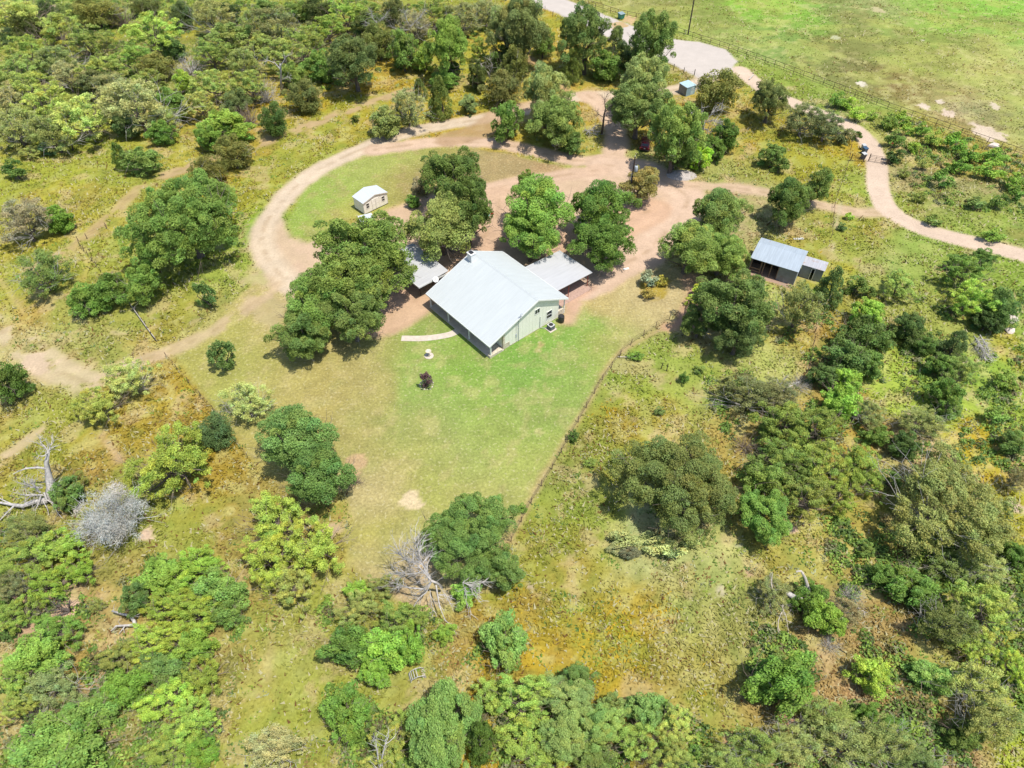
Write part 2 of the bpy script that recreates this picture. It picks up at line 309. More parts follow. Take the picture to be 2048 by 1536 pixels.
# soil, two-track and gravel strokes: (points, width m, colour, strength, name)
DIRT = (228,190,160); GRAV = (226,208,186)
STROKES = [
 ([(1440,140),(1400,165),(1340,182),(1230,190),(1160,193),(1100,207),(1000,232),(920,245),(830,262),(745,290),(655,330),(595,370),(555,415),(530,450),(525,490),(545,530),(580,570)],4.3,(230,208,178),1,'d'),
 ([(1175,190),(1215,222),(1232,262),(1232,300),(1215,330),(1180,350)],4.6,(232,200,170),1,'d'),
 ([(1230,318),(1160,322),(1090,308),(1000,288),(900,283),(820,290),(750,300)],4.2,(230,198,168),1,'d'),
 ([(1000,232),(960,262),(900,278)],6.0,(190,155,115),.75,'d'),
 ([(1210,330),(1290,342),(1350,375),(1375,400),(1345,450),(1290,505),(1220,540),(1160,575)],7.0,(232,200,172),1,'d'),
 ([(1200,340),(1130,350),(1050,365),(960,385),(900,420)],4.0,(228,194,164),.9,'d'),
 ([(1300,420),(1210,460),(1100,480),(1000,470),(930,500),(880,540),(830,600),(760,640)],7.5,(228,188,156),.9,'d'),
 ([(1000,400),(990,440),(960,480),(900,520)],8,(226,190,158),.85,'d'),
 ([(1380,372),(1480,377),(1560,392),(1640,410),(1720,425),(1770,425)],3.0,(228,196,165),.85,'d'),
 ([(1480,140),(1530,180),(1600,212),(1672,240),(1715,262),(1742,295),(1754,335),(1757,380),(1778,420),(1830,452),(1900,474),(1980,493),(2080,520),(2200,548)],3.9,(232,206,180),1,'r'),
 ([(1790,186),(1040,112)],.1,(200,170,120),0,'t'),
 ([(810,182),(700,220),(600,258),(500,292),(420,320),(330,350)],3.0,(206,178,130),.95,'t'),
 ([(280,375),(210,440),(150,490),(60,540)],2.6,(204,176,125),.8,'t'),
 ([(150,490),(175,520),(165,560)],.6,(215,190,110),.7,'t'),
 ([(0,560),(30,600),(60,640)],.7,(215,190,130),.7,'t'),
 ([(1045,112),(1100,145),(1130,180)],2.6,(210,172,130),.7,'t'),
 ([(1130,195),(1040,215),(990,232)],3.5,(218,186,150),.8,'d'),
 ([(560,560),(500,610),(430,660),(330,705),(230,740),(190,770)],2.8,(222,194,156),.72,'t'),
 ([(510,560),(520,600),(560,640)],5,(215,188,150),.45,'t'),
 ([(-20,650),(50,690),(100,735),(170,765)],4.6,(222,200,162),.8,'t'),
 ([(150,640),(240,668),(290,662)],.9,(215,190,150),.8,'t'),
 ([(110,845),(50,885),(-10,930)],1.8,(215,190,150),.75,'t'),
 ([(205,870),(240,920)],1.0,(215,180,150),.7,'t'),
 ([(1390,590),(1372,640),(1335,655)],2.2,(214,168,136),.9,'t'),
 ([(1335,652),(1245,702),(1215,735),(1180,800),(1130,880),(1080,965),(1035,1050),(1005,1100)],.5,(206,168,128),.9,'f'),
 ([(1385,560),(1400,600),(1380,640)],4.0,(208,168,138),.8,'d'),
 ([(1180,575),(1150,600),(1135,640)],2.2,(222,180,150),.85,'d'),
 ([(1640,640),(1620,740)],.7,(200,165,130),.6,'t'),
 ([(1684,395),(1672,450),(1664,500)],.5,(212,198,160),.8,'t'),
 ([(545,1240),(535,1360)],.5,(205,180,125),.7,'t'),
 ([(1540,1120),(1560,1160)],.5,(205,180,125),.3,'t'),
 ([(1495,540),(1540,560),(1580,575)],1.4,(222,178,140),.8,'d'),
]
PAVED = [(1040,-40),(1150,6),(1240,42),(1340,78),(1400,84),(1450,98),(1476,122),(1462,146),(1410,160),(1385,152),(1340,127),(1290,104),(1240,88),(1170,52),(1110,26),(1050,6),(990,-20)]
YARD = [(800,405),(960,360),(1080,340),(1210,325),(1390,365),(1405,405),(1360,480),(1290,520),(1180,600),(1140,610),(1000,560),(880,520),(830,600),(740,640),(620,610),(545,580),(515,510),(525,450),(560,440),(590,478),(640,480),(700,452)]
BARE = [(1303,572,30,186,165,70),(290,1068,18,235,205,175),(820,998,20,228,208,172),(840,1012,12,225,205,170),(80,728,32,224,198,165),(110,1240,35,225,190,155),(140,1225,20,225,190,160),(30,1200,16,220,180,150),(655,1060,26,205,180,140),(620,1040,14,215,180,145),(1000,1290,6,200,170,130),
 (1720,165,12,225,215,190),(1850,215,14,230,210,185),(1890,225,18,228,205,180),(1880,205,10,228,210,185),(1960,262,28,226,205,178),(1990,272,20,226,205,178),(1990,215,14,222,205,175),(1755,20,16,200,190,140),(1845,80,6,205,200,165),(1670,75,10,195,195,150),
 (1440,1180,10,200,190,150),(1060,1170,12,200,180,150),(1780,1130,10,205,175,145),(1600,1010,12,225,190,155),(1640,1010,10,225,190,155),(1580,1060,12,225,190,160),(1820,830,14,225,195,160),(1500,1150,8,200,170,130),(1690,1440,14,205,180,170),(1590,1460,24,215,170,130),
 (1075,700,10,185,180,120),(1128,545,14,218,180,150),(1078,862,8,185,185,120),(1080,690,9,190,178,120),(715,925,22,205,175,135),(1750,1350,8,190,175,150),(1480,1090,10,180,180,140),(1240,50,20,210,180,130),(1260,40,18,215,185,135),(790,200,12,190,195,120),(105,15,16,215,190,150),
 (60,1260,20,205,170,135),(1880,1530,20,205,170,140),(1460,1480,16,210,165,120),(560,1090,8,205,170,140),(580,1060,8,205,165,130),(2030,1010,14,220,190,165),(1990,1100,12,220,190,150)]
FLOW = [(1250,1180,60),(1310,1220,50),(1190,1290,60),(1270,1300,60),(1060,1260,40),(1090,1300,50),(1150,1290,40),(1220,820,30),(1300,860,25),(1950,855,45),(1990,980,30),(2010,1050,30),(1670,545,25),(1640,500,25),(1300,580,25),(1710,880,25),(1420,1370,40),(1020,1180,30),(1590,690,25),(1500,800,20),(2020,1120,20),(1260,1260,60)]
def world_pts(P): 
    P = np.asarray(P, float); x, y = at(P[:, 0], P[:, 1]); return np.stack([x, y], 1)
def seg_dist(x, y, W, closed=False):
    d = np.full(x.shape, 1e9); n = len(W)
    for i in range(n if closed else n-1):
        a = W[i]; b = W[(i+1) % n]; ab = b-a; L = max(ab@ab, 1e-9)
        t = np.clip(((x-a[0])*ab[0]+(y-a[1])*ab[1])/L, 0, 1)
        d = np.minimum(d, np.hypot(x-a[0]-t*ab[0], y-a[1]-t*ab[1]))
    return d
def smooth_line(W, n=6):
    out = []
    for i in range(len(W)-1):
        p0 = W[max(i-1, 0)]; p1 = W[i]; p2 = W[i+1]; p3 = W[min(i+2, len(W)-1)]
        for k in range(n):
            t = k/n; out.append(0.5*((2*p1)+(-p0+p2)*t+(2*p0-5*p1+4*p2-p3)*t*t+(-p0+3*p1-3*p2+p3)*t**3))
    out.append(W[-1]); return np.array(out)
def poly_sd(x, y, P):
    """signed distance, positive inside"""
    W = world_pts(P); inside = np.zeros(x.shape, bool); n = len(W)
    for i in range(n):
        a = W[i]; b = W[(i+1) % n]
        if abs(a[1]-b[1]) < 1e-9: continue
        c = ((a[1] > y) != (b[1] > y)) & (x < (b[0]-a[0])*(y-a[1])/(b[1]-a[1])+a[0]); inside ^= c
    d = seg_dist(x, y, W, True); return np.where(inside, d, -d)
def sstep(a, b, v): t = np.clip((v-a)/(b-a), 0, 1); return t*t*(3-2*t)
GC = [(a, b, r, cr, max(cg, int(cr*.86)) if cb < 110 else cg, cb+8) for a, b, r, cr, cg, cb in GC]
def blend(x, y, L, warp=1.0):
    wx = x+(fbm(x, y, 9, 1)-.5)*12*warp; wy = y+(fbm(x, y, 9, 2)-.5)*12*warp
    acc = np.zeros(x.shape+(3,)); tot = np.zeros(x.shape)
    for px, py, r, cr, cg, cb in L:
        cx, cy = at(px, py); rr = r*depth(cy)/FPX*0.62
        ry = rr*1.35
        d2 = ((wx-cx)/rr)**2+((wy-cy)/ry)**2
        wgt = np.exp(-0.5*np.minimum(d2, 60))+1e-4/(1+d2)**2
        acc += wgt[..., None]*lin((cr, cg, cb)); tot += wgt
    return acc/tot[..., None]
ALB = 0.56
_S = [(smooth_line(world_pts(p)), wd, c, st, nm) for p, wd, c, st, nm in STROKES]
def field(x, y):
    """returns colour, zone (0 grass,1 lawn,2 dirt drive,3 paved road,4 track,5 footpath), bare amount"""
    c = blend(x, y, GC)
    n1 = fbm(x, y, 5.5, 0); n2 = fbm(x, y, 1.6, 2); n3 = fbm(x, y, 14, 3)
    # patches of brown seed heads, straw and fresh green among the base colours
    def mixc(c, rgb, m): return c*(1-m[..., None])+lin(rgb)*m[..., None]
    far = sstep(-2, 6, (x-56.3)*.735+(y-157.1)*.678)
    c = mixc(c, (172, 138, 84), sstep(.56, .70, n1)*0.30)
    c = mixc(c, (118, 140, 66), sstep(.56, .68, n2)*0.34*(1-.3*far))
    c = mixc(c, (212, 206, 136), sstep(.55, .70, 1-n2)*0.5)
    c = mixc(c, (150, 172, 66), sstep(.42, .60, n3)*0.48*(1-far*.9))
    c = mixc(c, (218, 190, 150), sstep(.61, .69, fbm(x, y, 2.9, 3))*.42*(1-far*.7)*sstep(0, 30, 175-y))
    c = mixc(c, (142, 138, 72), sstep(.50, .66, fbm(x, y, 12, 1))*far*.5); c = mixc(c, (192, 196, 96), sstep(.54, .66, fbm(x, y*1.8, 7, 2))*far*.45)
    lw = poly_sd(x, y, LAWN); ov = poly_sd(x, y, OVAL); wob = (n2-.5)*2.2+(n1-.5)*1.2
    lc = blend(x, y, LC, .7); lc = mixc(lc, (205, 190, 135), sstep(.54, .68, n2)*0.35); lc = mixc(lc, (150, 160, 90), sstep(.55, .7, n1)*0.25)
    oc = blend(x, y, OC, .7); oc = mixc(oc, (190, 165, 120), sstep(.52, .66, n2)*0.35)
    zone = np.zeros(x.shape, int)
    ml = sstep(-.5, .6, lw+wob*.25); c = c*(1-ml[..., None])+lc*ml[..., None]; zone[ml > .5] = 1
    bare = np.zeros(x.shape)
    yd = poly_sd(x, y, YARD); my = sstep(-1.6, 1.2, yd+wob*1.6)*0.85
    ycol = lin((228, 194, 166))[None]*(0.92+.16*n1[..., None]) if x.ndim == 1 else lin((228, 194, 166))*(0.92+.16*n1[..., None])
    c = c*(1-my[..., None])+ycol*my[..., None]; zone[my > .5] = 2; bare = np.maximum(bare, my)
    mo = sstep(-.6, .8, ov+wob*.5); c = c*(1-mo[..., None])+oc*mo[..., None]; zone[mo > .5] = 1; bare = bare*(1-mo)
    for W, wd, sc, st, nm in _S:
        if st <= 0: continue
        x0, y0 = W.min(0)-wd-2; x1, y1 = W.max(0)+wd+2
        sel = (x > x0) & (x < x1) & (y > y0) & (y < y1)
        if not sel.any(): continue
        xs = x[sel]; ys = y[sel]; d = seg_dist(xs, ys, W); q = wob[sel]
        e = wd/2+q*(0.10 if nm == 'r' else .32)*min(wd, 3)*.5
        soft = .35 if nm in 'r' else .8
        m = (1-sstep(e-soft, e+soft*.7, d))*st
        if nm == 't': m = m*sstep(.30, .50, fbm(xs, ys, 2.4, 1))
        cc = lin(sc)*(0.93+.14*n1[sel][:, None])
        if nm in 'dt' and wd > 2.3: # two wheel tracks with a duller strip between and at the sides
            g = np.exp(-(d/.45)**2)*.42*sstep(.35, .6, n2[sel])+np.exp(-((d-wd*.42)/.5)**2)*.3*n2[sel]
            cc = cc*(1-g[:, None])+lin((170, 140, 100))*g[:, None]
        c[sel] = c[sel]*(1-m[:, None])+cc*m[:, None]
        z = zone[sel]; z[m > .5*max(st, .8)] = {'d': 2, 'r': 2, 't': 4, 'f': 5}[nm]; zone[sel] = z
        bare[sel] = np.maximum(bare[sel], m)
    pv = poly_sd(x, y, PAVED); mp = sstep(-.3, .5, pv+(n2-.5)*1.0)
    pc = lin((222, 210, 198))*(0.95+.1*n1[..., None])
    pk = sstep(0.48, .62, fbm(x, y, 8, 3))*sstep(-1, 1, 150-y)*.6; pc = pc*(1-pk[..., None])+lin((226, 196, 172))*pk[..., None]
    c = c*(1-mp[..., None])+pc*mp[..., None]; zone[mp > .5] = 3; bare = np.maximum(bare, mp)
    for px, py, r, cr, cg, cb in BARE:
        cx, cy = at(px, py); rr = r*depth(cy)/FPX*.8
        d = np.hypot(x-cx, (y-cy)*.8)
        m = (1-sstep(rr*.75, rr*1.1, d+(n2-.5)*rr*2.6)); c = c*(1-m[..., None])+lin((cr, cg, cb))*m[..., None]; bare = np.maximum(bare, m)
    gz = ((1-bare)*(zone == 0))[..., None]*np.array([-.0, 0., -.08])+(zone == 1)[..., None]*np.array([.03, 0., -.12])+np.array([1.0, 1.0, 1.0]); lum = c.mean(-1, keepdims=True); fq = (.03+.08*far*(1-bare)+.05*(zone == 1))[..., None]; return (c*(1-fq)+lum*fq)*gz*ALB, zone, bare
def grid_axis(lo, hi, st, ext): 
    a = np.arange(lo, hi+st/2, st); return np.concatenate([lo-np.array(ext)[::-1], a, hi+np.array(ext)])
EXT = [8, 20, 45, 90, 200, 500, 1500, 5000]
GX = grid_axis(-150, 150, .42, EXT); GY = grid_axis(6, 222, .42, EXT)
XX, YY = np.meshgrid(GX, GY); shp = XX.shape
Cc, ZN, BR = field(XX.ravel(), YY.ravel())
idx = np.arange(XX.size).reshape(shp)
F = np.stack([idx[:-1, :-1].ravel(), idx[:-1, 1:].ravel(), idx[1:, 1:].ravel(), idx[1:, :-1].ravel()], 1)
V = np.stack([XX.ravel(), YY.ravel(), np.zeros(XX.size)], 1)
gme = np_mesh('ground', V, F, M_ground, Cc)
tag(link('ground', gme), 'rough yellow green pasture around the whole homestead', None, kind='structure')
zf = ZN[F]; core = np.abs(V[F[:, 0], 0]) < 400
def sheet(name, z, mat, lift, label, also=None):
    m = (zf == z).sum(1) >= 2
    if also is not None: m &= also
    FF = F[m & core]; u, inv = np.unique(FF, return_inverse=True)
    VV = V[u].copy(); VV[:, 2] = lift
    tag(link(name, np_mesh(name, VV, inv.reshape(FF.shape), mat, Cc[u])), label, None, kind='structure')
xc = V[F[:, 0], 0]; yc = V[F[:, 0], 1]
zf = np.where((zf == zf[:, :1]).all(1)[:, None], zf, zf[:, :1])   # one zone per cell
ox, oy = at(760, 370); inov = np.hypot((xc-ox)/45, (yc-oy)/25) < 1
inov = poly_sd(xc, yc, OVAL) > -3
sheet('lawn', 1, M_lawn, .012, 'mown yard grass spreading around and in front of the big house', ~inov)
sheet('drive_island', 1, M_lawn, .012, 'oval of short grass inside the loop of the dirt drive', inov)
rr_ = (xc > 41) & (yc > 60)
sheet('dirt_drive', 2, M_dirt, .016, 'pinkish dirt drive looping around the yard and oaks', ~rr_)
sheet('gravel_road', 2, M_dirt, .016, 'pale gravel road curving from the turnaround to the right edge', rr_)
sheet('paved_road', 3, M_road, .02, 'pale grey road ending in a rounded turnaround')
sheet('dirt_track', 4, M_dirt, .012, 'faint worn two-track paths through the rough grass')
sheet('footpath', 5, M_dirt, .012, 'narrow reddish worn path along the yard fence')

# ------------------------------------------------------------------ grass and weeds: nobody could count them
def inside_any(x, y, boxes):
    m = np.zeros(x.shape, bool)
    for ox, oy, yaw, a0, a1, b0, b1 in boxes:
        c, s = math.cos(yaw), math.sin(yaw); dx = x-ox; dy = y-oy
        a = dx*c+dy*s; b = -dx*s+dy*c; m |= (a > a0) & (a < a1) & (b > b0) & (b < b1)
    return m
HX, HY, HYAW = -2.893, 64.825, -0.864
BLD = [(HX, HY, HYAW, -14, .1, 0, 14), (HX, HY, HYAW, -25, -15, 0, 5.5), (HX, HY, HYAW, -9.2, -2, 13, 21), (35, 83.7, -.516, -.3, 10.3, 0, 5.5), (-24.18, 98.24, .77, 0, 5, 0, 3), (35.7, 141.4, .58, 0, 2.5, 0, 2.4)]
def sample(n, yp=1.0):
    """points spread roughly evenly over the picture's ground, denser near the camera"""
    y = 8+(RNG.random(n)**1.35)*205; hw = depth(y)*1024/FPX*1.1+4
    return (RNG.random(n)*2-1)*hw, y
def blades(x, y, h, wd, colr, tilt=.5):
    n = len(x); a = RNG.random(n)*2*math.pi; dx = np.cos(a)*wd/2; dy = np.sin(a)*wd/2
    t = a+math.pi/2; tl = h*(.75+tilt*RNG.random(n)*1.6)   # blades lean well over
    V = np.empty((n, 3, 3), np.float32)
    V[:, 0] = np.stack([x-dx, y-dy, np.zeros(n)+.01], 1); V[:, 1] = np.stack([x+dx, y+dy, np.zeros(n)+.01], 1)
    V[:, 2] = np.stack([x+np.cos(t)*tl, y+np.sin(t)*tl, h], 1)
    return V.reshape(-1, 3), np.arange(3*n).reshape(n, 3), np.repeat(colr, 3, 0)
def scatter_grass(n):
    x, y = sample(n); c, z, b = field(x, y)
    k = (z == 0) & (RNG.random(n) > b*1.2) & ~inside_any(x, y, BLD)
    tall = fbm(x, y, 3.2, 1); k &= RNG.random(n) < sstep(.30, .62, tall)*.85+.15
    fr_ = (x-56.3)*.735+(y-157.1)*.678 > 0; k &= ~(fr_ & (RNG.random(n) < .6))
    x, y, c, tall = x[k], y[k], c[k], tall[k]; n = len(x)
    v = 0.85+RNG.random(n)*.6; c = c*v[:, None]
    q = RNG.random(n); c[q < .12] = lin((228, 220, 172))*ALB; c[(q > .12) & (q < .16)] = lin((140, 105, 66))*ALB
    fl = np.zeros(n)
    for px, py, r in FLOW:
        cx, cy = at(px, py); rr = r*depth(cy)/FPX*.72; fl = np.maximum(fl, np.exp(-((x-cx)**2+(y-cy)**2)/(rr*rr)))
    ms = (RNG.random(n) < fl*sstep(.42, .6, fbm(x, y, 2, 2))*.6); c[ms] = lin((216, 184, 62))*.6*(.7+.6*RNG.random(ms.sum()))[:, None]
    h = (.10+.30*RNG.random(n)**1.8)*(.6+.8*tall); wd = (.10+.14*RNG.random(n))*(1+depth(y)/260)
    return blades(x, y, h, wd, c)
Vg, Fg, Cg = scatter_grass(620000)
tag(link('wild_grass', np_mesh('wild_grass', Vg, Fg, M_grass, Cg)), 'knee high yellow green wild grass and weeds over the pasture', 'grass', kind='stuff')
def scatter_forbs(n):
    """broad leaved weeds: small rosettes of a few leaves in drifts"""
    x, y = sample(n); c, z, b = field(x, y)
    k = (z == 0) & (b < .4) & ~inside_any(x, y, BLD) & (fbm(x, y, 6, 3) > .52)
    far = (x-56.3)*.735+(y-157.1)*.678 > -1; k &= ~(far & (RNG.random(n) < .9))
    x, y = x[k], y[k]; m = 9; n = len(x)
    X = np.repeat(x, m)+RNG.normal(0, .22, n*m); Y = np.repeat(y, m)+RNG.normal(0, .22, n*m)
    base = np.array([lin((130, 165, 75)), lin((120, 150, 80)), lin((165, 185, 80)), lin((190, 195, 150)), lin((160, 135, 85))])[RNG.integers(0, 5, n)]*.62
    cc = np.repeat(base, m, 0)*(.6+.8*RNG.random(n*m))[:, None]
    return blades(X, Y, .08+.20*RNG.random(n*m), .12+.14*RNG.random(n*m), cc, .4)
Vg, Fg, Cg = scatter_forbs(14000)
tag(link('weeds', np_mesh('weeds', Vg, Fg, M_grass, Cg)), 'low broad leaved weeds in drifts through the wild grass', 'weeds', kind='stuff')

SCRUB = [[(-80,1040),(200,1120),(500,1120),(480,1280),(420,1560),(-80,1560)], [(1400,760),(1650,620),(2120,560),(2120,1560),(1500,1560),(1500,1250),(1700,1300),(1640,1010),(1480,950)],
 [(-100,-20),(1050,-20),(900,130),(560,200),(200,260),(-100,320)], [(640,1150),(900,1230),(1060,1350),(1400,1420),(1440,1560),(700,1560),(640,1300)], [(1780,230),(2120,330),(2120,450),(1820,400)]]
def undergrowth(n):
    """low tangled brush under and between the trees: nobody could count it"""
    x, y = sample(n*4); m = np.zeros(len(x), bool)
    for P in SCRUB: m |= poly_sd(x, y, P) > 0
    f = fbm(x, y, 5, 2); c, z, b = field(x, y)
    m &= (z == 0) & (b < .5) & (f > .51) & ~inside_any(x, y, BLD); x, y = x[m][:n], y[m][:n]
    n = len(x); k = 42; r = .3+.7*RNG.random(n)**1.5; hh = r*(.7+.5*RNG.random(n))
    d = RNG.normal(0, 1, (n*k, 3)); d[:, 2] = np.abs(d[:, 2]); d /= np.linalg.norm(d, axis=1)[:, None]
    q = (.55+.45*RNG.random(n*k))[:, None]
    P = np.stack([np.repeat(x, k), np.repeat(y, k), np.zeros(n*k)], 1)+d*q*np.stack([np.repeat(r, k), np.repeat(r, k), np.repeat(hh, k)], 1)
    P[:, :2] += RNG.normal(0, .12, (n*k, 2)); P[:, 2] += .04
    N = d*.7+np.array([0, 0, .4])+RNG.normal(0, .45, P.shape); N /= np.linalg.norm(N, axis=1)[:, None]
    base = lin(np.array([(118, 150, 66), (140, 172, 74), (98, 126, 60), (150, 152, 110), (126, 120, 78), (160, 184, 80)]))[RNG.choice(6, n, p=[.25, .25, .2, .1, .08, .12])]*.8
    cc = np.repeat(base, k, 0)*(.6+.7*RNG.random(n*k))[:, None]
    t = RNG.normal(0, 1, P.shape); u = np.cross(N, t); u /= np.linalg.norm(u, axis=1)[:, None]; v = np.cross(N, u); L = (.11+.10*RNG.random(n*k))[:, None]
    V = np.empty((n*k, 4, 3), np.float32); V[:, 0] = P-u*L; V[:, 1] = P-v*L*.6; V[:, 2] = P+u*L; V[:, 3] = P+v*L*.6
    return V.reshape(-1, 3), np.arange(4*n*k).reshape(n*k, 4), np.repeat(cc, 4, 0)
Vg, Fg, Cg = undergrowth(9000)
tag(link('undergrowth', np_mesh('undergrowth', Vg, Fg, M_leaf, Cg)), 'low tangled green undergrowth between the scrub trees', 'undergrowth', kind='stuff')
# ------------------------------------------------------------------ tree and shrub prototypes
def rnd_dirs(g, n, zmin=-1.0):
    z = zmin+(1-zmin)*g.random(n); a = g.random(n)*2*math.pi; r = np.sqrt(np.maximum(0, 1-z*z))
    return np.stack([r*np.cos(a), r*np.sin(a), z], 1)
def leaves_mesh(name, P, N, size, colr, g, aspect=.62):
    n = len(P); t = rnd_dirs(g, n); u = np.cross(N, t); u /= np.linalg.norm(u, axis=1)[:, None]+1e-9; v = np.cross(N, u)
    L = (size*(.65+.7*g.random(n)))[:, None]; W = L*aspect
    V = np.empty((n, 4, 3), np.float32)
    V[:, 0] = P-u*L*.5; V[:, 1] = P-v*W*.5+N*L*.10; V[:, 2] = P+u*L*.5; V[:, 3] = P+v*W*.5+N*L*.10
    return np_mesh(name, V.reshape(-1, 3), np.arange(4*n).reshape(n, 4), M_leaf, np.repeat(colr, 4, 0))
def crown_mesh(name, seed, R, V, zc, npuff, pr, nleaf, ls, shape='dome', lump=.25, cov=.62, squash=.8, hue=.07, rag=.10, zlo=-.5, aspect=.62):
    g = np.random.default_rng(seed)
    d = rnd_dirs(g, npuff, zlo)
    a = np.arctan2(d[:, 1], d[:, 0]); ph = g.random(3)*6.28
    rad = 1-lump*(.5+.5*np.sin(2*a+ph[0]))*.6-lump*(.5+.5*np.sin(3*a+ph[1]))*.6+lump*.3*np.sin(5*a+ph[2])
    fr = np.where(g.random(npuff) < .18, .3+.4*g.random(npuff), .68+.32*g.random(npuff)**.6)*(1+.08*g.normal(0, 1, npuff))
    prs = pr[0]+(pr[1]-pr[0])*g.random(npuff)
    C = np.stack([d[:, 0]*(R-prs)*fr*rad, d[:, 1]*(R-prs)*fr*rad, d[:, 2]*(V-prs*squash*.7)*fr], 1)
    if shape == 'cone':
        zz = g.random(npuff)**1.2*2-1; rr = (1-(zz+1)/2)**.75*.95+.12
        fr = .5+.5*g.random(npuff)**.5; C = np.stack([np.cos(a)*(R-prs)*rr*fr, np.sin(a)*(R-prs)*rr*fr, zz*(V-prs*.6)], 1); prs = prs*(.6+.55*rr)
    if shape == 'spikes':
        aa = g.random(npuff)*6.28; out = g.random(npuff)**.6; zz = g.random(npuff)*2-1
        q = (.35+.65*np.clip(1-np.abs(zz+.2), 0, 1)); C = np.stack([np.cos(aa)*out*(R-pr[1])*q, np.sin(aa)*out*(R-pr[1])*q, zz*(V-pr[1])*(1.1-.35*out)], 1); squash = 1.9
    k = g.integers(0, npuff, nleaf)
    wgt = prs**2/np.sum(prs**2); k = g.choice(npuff, nleaf, p=wgt)
    dl = rnd_dirs(g, nleaf, -.45); ro = (1-rag*3*g.random(nleaf)**2)
    sc = prs[k]*ro*(1+rag*g.normal(0, 1, nleaf))
    an = g.random(npuff)*6.28; ea = .75+.7*g.random(npuff); eb = .65+.45*g.random(npuff)
    ca, sa = np.cos(an)[k], np.sin(an)[k]; ux = dl[:, 0]*ea[k]; uy = dl[:, 1]*eb[k]
    q = np.stack([ux*ca-uy*sa, ux*sa+uy*ca, dl[:, 2]*squash*(.75+.5*g.random(npuff))[k]], 1)
    P = C[k]+q*sc[:, None]
    P[:, 2] += zc
    keep = P[:, 2] > .05; P = P[keep]; k = k[keep]; dl = dl[keep]
    N = dl*.75+np.array([0, 0, .3])+g.normal(0, .42, P.shape); N /= np.linalg.norm(N, axis=1)[:, None]
    n = len(P); b = (.62+.5*g.random(n)+.45*g.random(n)**4)*(.84+.32*g.random(npuff))[k]
    c = np.ones((n, 3))*b[:, None]; hs = g.normal(0, hue, npuff)[k]+g.normal(0, hue*.6, n); c[:, 0] *= 1+hs; c[:, 2] *= 1-hs*.6
    xm = [(np.percentile(P[:, i], 99.6)+np.percentile(P[:, i], .4))/2 for i in (0, 1)]; P[:, 0] -= xm[0]; P[:, 1] -= xm[1]; C = C-np.array([xm[0], xm[1], 0])
    zlo_, zhi_ = np.percentile(P[:, 2], [1, 99.7])
    e = (np.percentile(np.abs(P[:, 0]), 99.6), np.percentile(np.abs(P[:, 1]), 99.6))
    me = leaves_mesh(name, P, N, np.full(n, ls), np.clip(c, .05, 3), g, aspect)
    return me, e, C+np.array([0, 0, zc]), (zhi_-zlo_)/2, (zhi_+zlo_)/2
def twist(g, d, amt):
    v = np.array(d)+g.normal(0, amt, 3); return v/np.linalg.norm(v)
def grow(mb, g, p, d, L, r, lev, kids=(2, 3), spread=.55, up=.05, sides=4, steps=3, shrink=.68, wob=.16):
    pts = [np.array(p)]; dd = np.array(d)
    for i in range(steps):
        dd = twist(g, dd+np.array([0, 0, up]), wob); q = pts[-1]+dd*L/steps
        if q[2] < .04: q[2] = .04; dd[2] = abs(dd[2])*.2
        pts.append(q)
    rs = [r*(1-.45*i/steps) for i in range(steps+1)]
    mb.tube([tuple(q) for q in pts], rs, sides if lev > 1 else 3, cap=(lev <= 1))
    tips = [pts[-1]]
    if lev > 0:
        for j in range(g.integers(kids[0], kids[1]+1)):
            s = pts[-1] if j < 2 else pts[g.integers(1, len(pts))]
            tips += grow(mb, g, s, twist(g, dd, spread), L*shrink*(.8+.4*g.random()), rs[-1]*.8, lev-1, kids, spread, up, sides, max(2, steps-1), shrink, wob)
    return tips
def wood_mesh(name, mb, mat):
    me = bpy.data.meshes.new(name); me.from_pydata(mb.v, [], mb.f); me.materials.append(mat); me.update(); return me
def trunk_mesh(name, seed, C, h0, r, mat, n=7, fork=.35):
    g = np.random.default_rng(seed); mb = MB(); top = np.array([g.normal(0, .2), g.normal(0, .2), h0])
    mb.tube([(0, 0, -.15), (top[0]*.2, top[1]*.2, h0*.35), tuple(top)], [r*1.35, r, r*.8], 8)
    idx = g.choice(len(C), min(n, len(C)), replace=False)
    for i in idx:
        q = C[i]; mid = top*.45+q*.55+g.normal(0, .2, 3)-np.array([0, 0, .2])
        mb.tube([tuple(top), tuple(mid), tuple(q)], [r*.55, r*.35, r*.12], 5)
    return wood_mesh(name, mb, mat)
# kind -> list of (crown mesh, wood mesh, twig mesh or None, R, V, zc)
PROTO = {}
def add_proto(kind, seeds, R, V, zc, npuff, pr, nleaf, ls, th, tr, tmat=None, twigs=None, **kw):
    PROTO[kind] = []
    for s in seeds:
        me, e, C, Vm, zm = crown_mesh(kind+'_crown', s, R, V, zc, npuff, pr, nleaf, ls, **kw)
        tm = trunk_mesh(kind+'_trunk', s+1, C, th, tr, tmat or M_bark)
        tw = None
        if twigs:
            g = np.random.default_rng(s+2); mb = MB()
            for i in range(twigs[0]):
                d = rnd_dirs(g, 1, .25)[0]; b = np.array([d[0]*R*.15, d[1]*R*.15, th*.7])
                grow(mb, g, b, d, R*twigs[1]*(.8+.4*g.random()), twigs[2], 2, (2, 3), .5, .08)
            tw = wood_mesh(kind+'_branches', mb, twigs[3])
        PROTO[kind].append((me, tm, tw, e, Vm, zm))
add_proto('O', (1, 2, 3, 4, 5), 4.6, 3.2, 4.0, 118, (.36, .8), 38000, .165, 2.2, .26, lump=.38, twigs=(7, .44, .09, M_bark))
add_proto('K', (6, 7, 8), 8.0, 4.2, 5.0, 290, (.42, .95), 95000, .178, 2.4, .42, lump=.34, twigs=(12, .44, .16, M_bark))
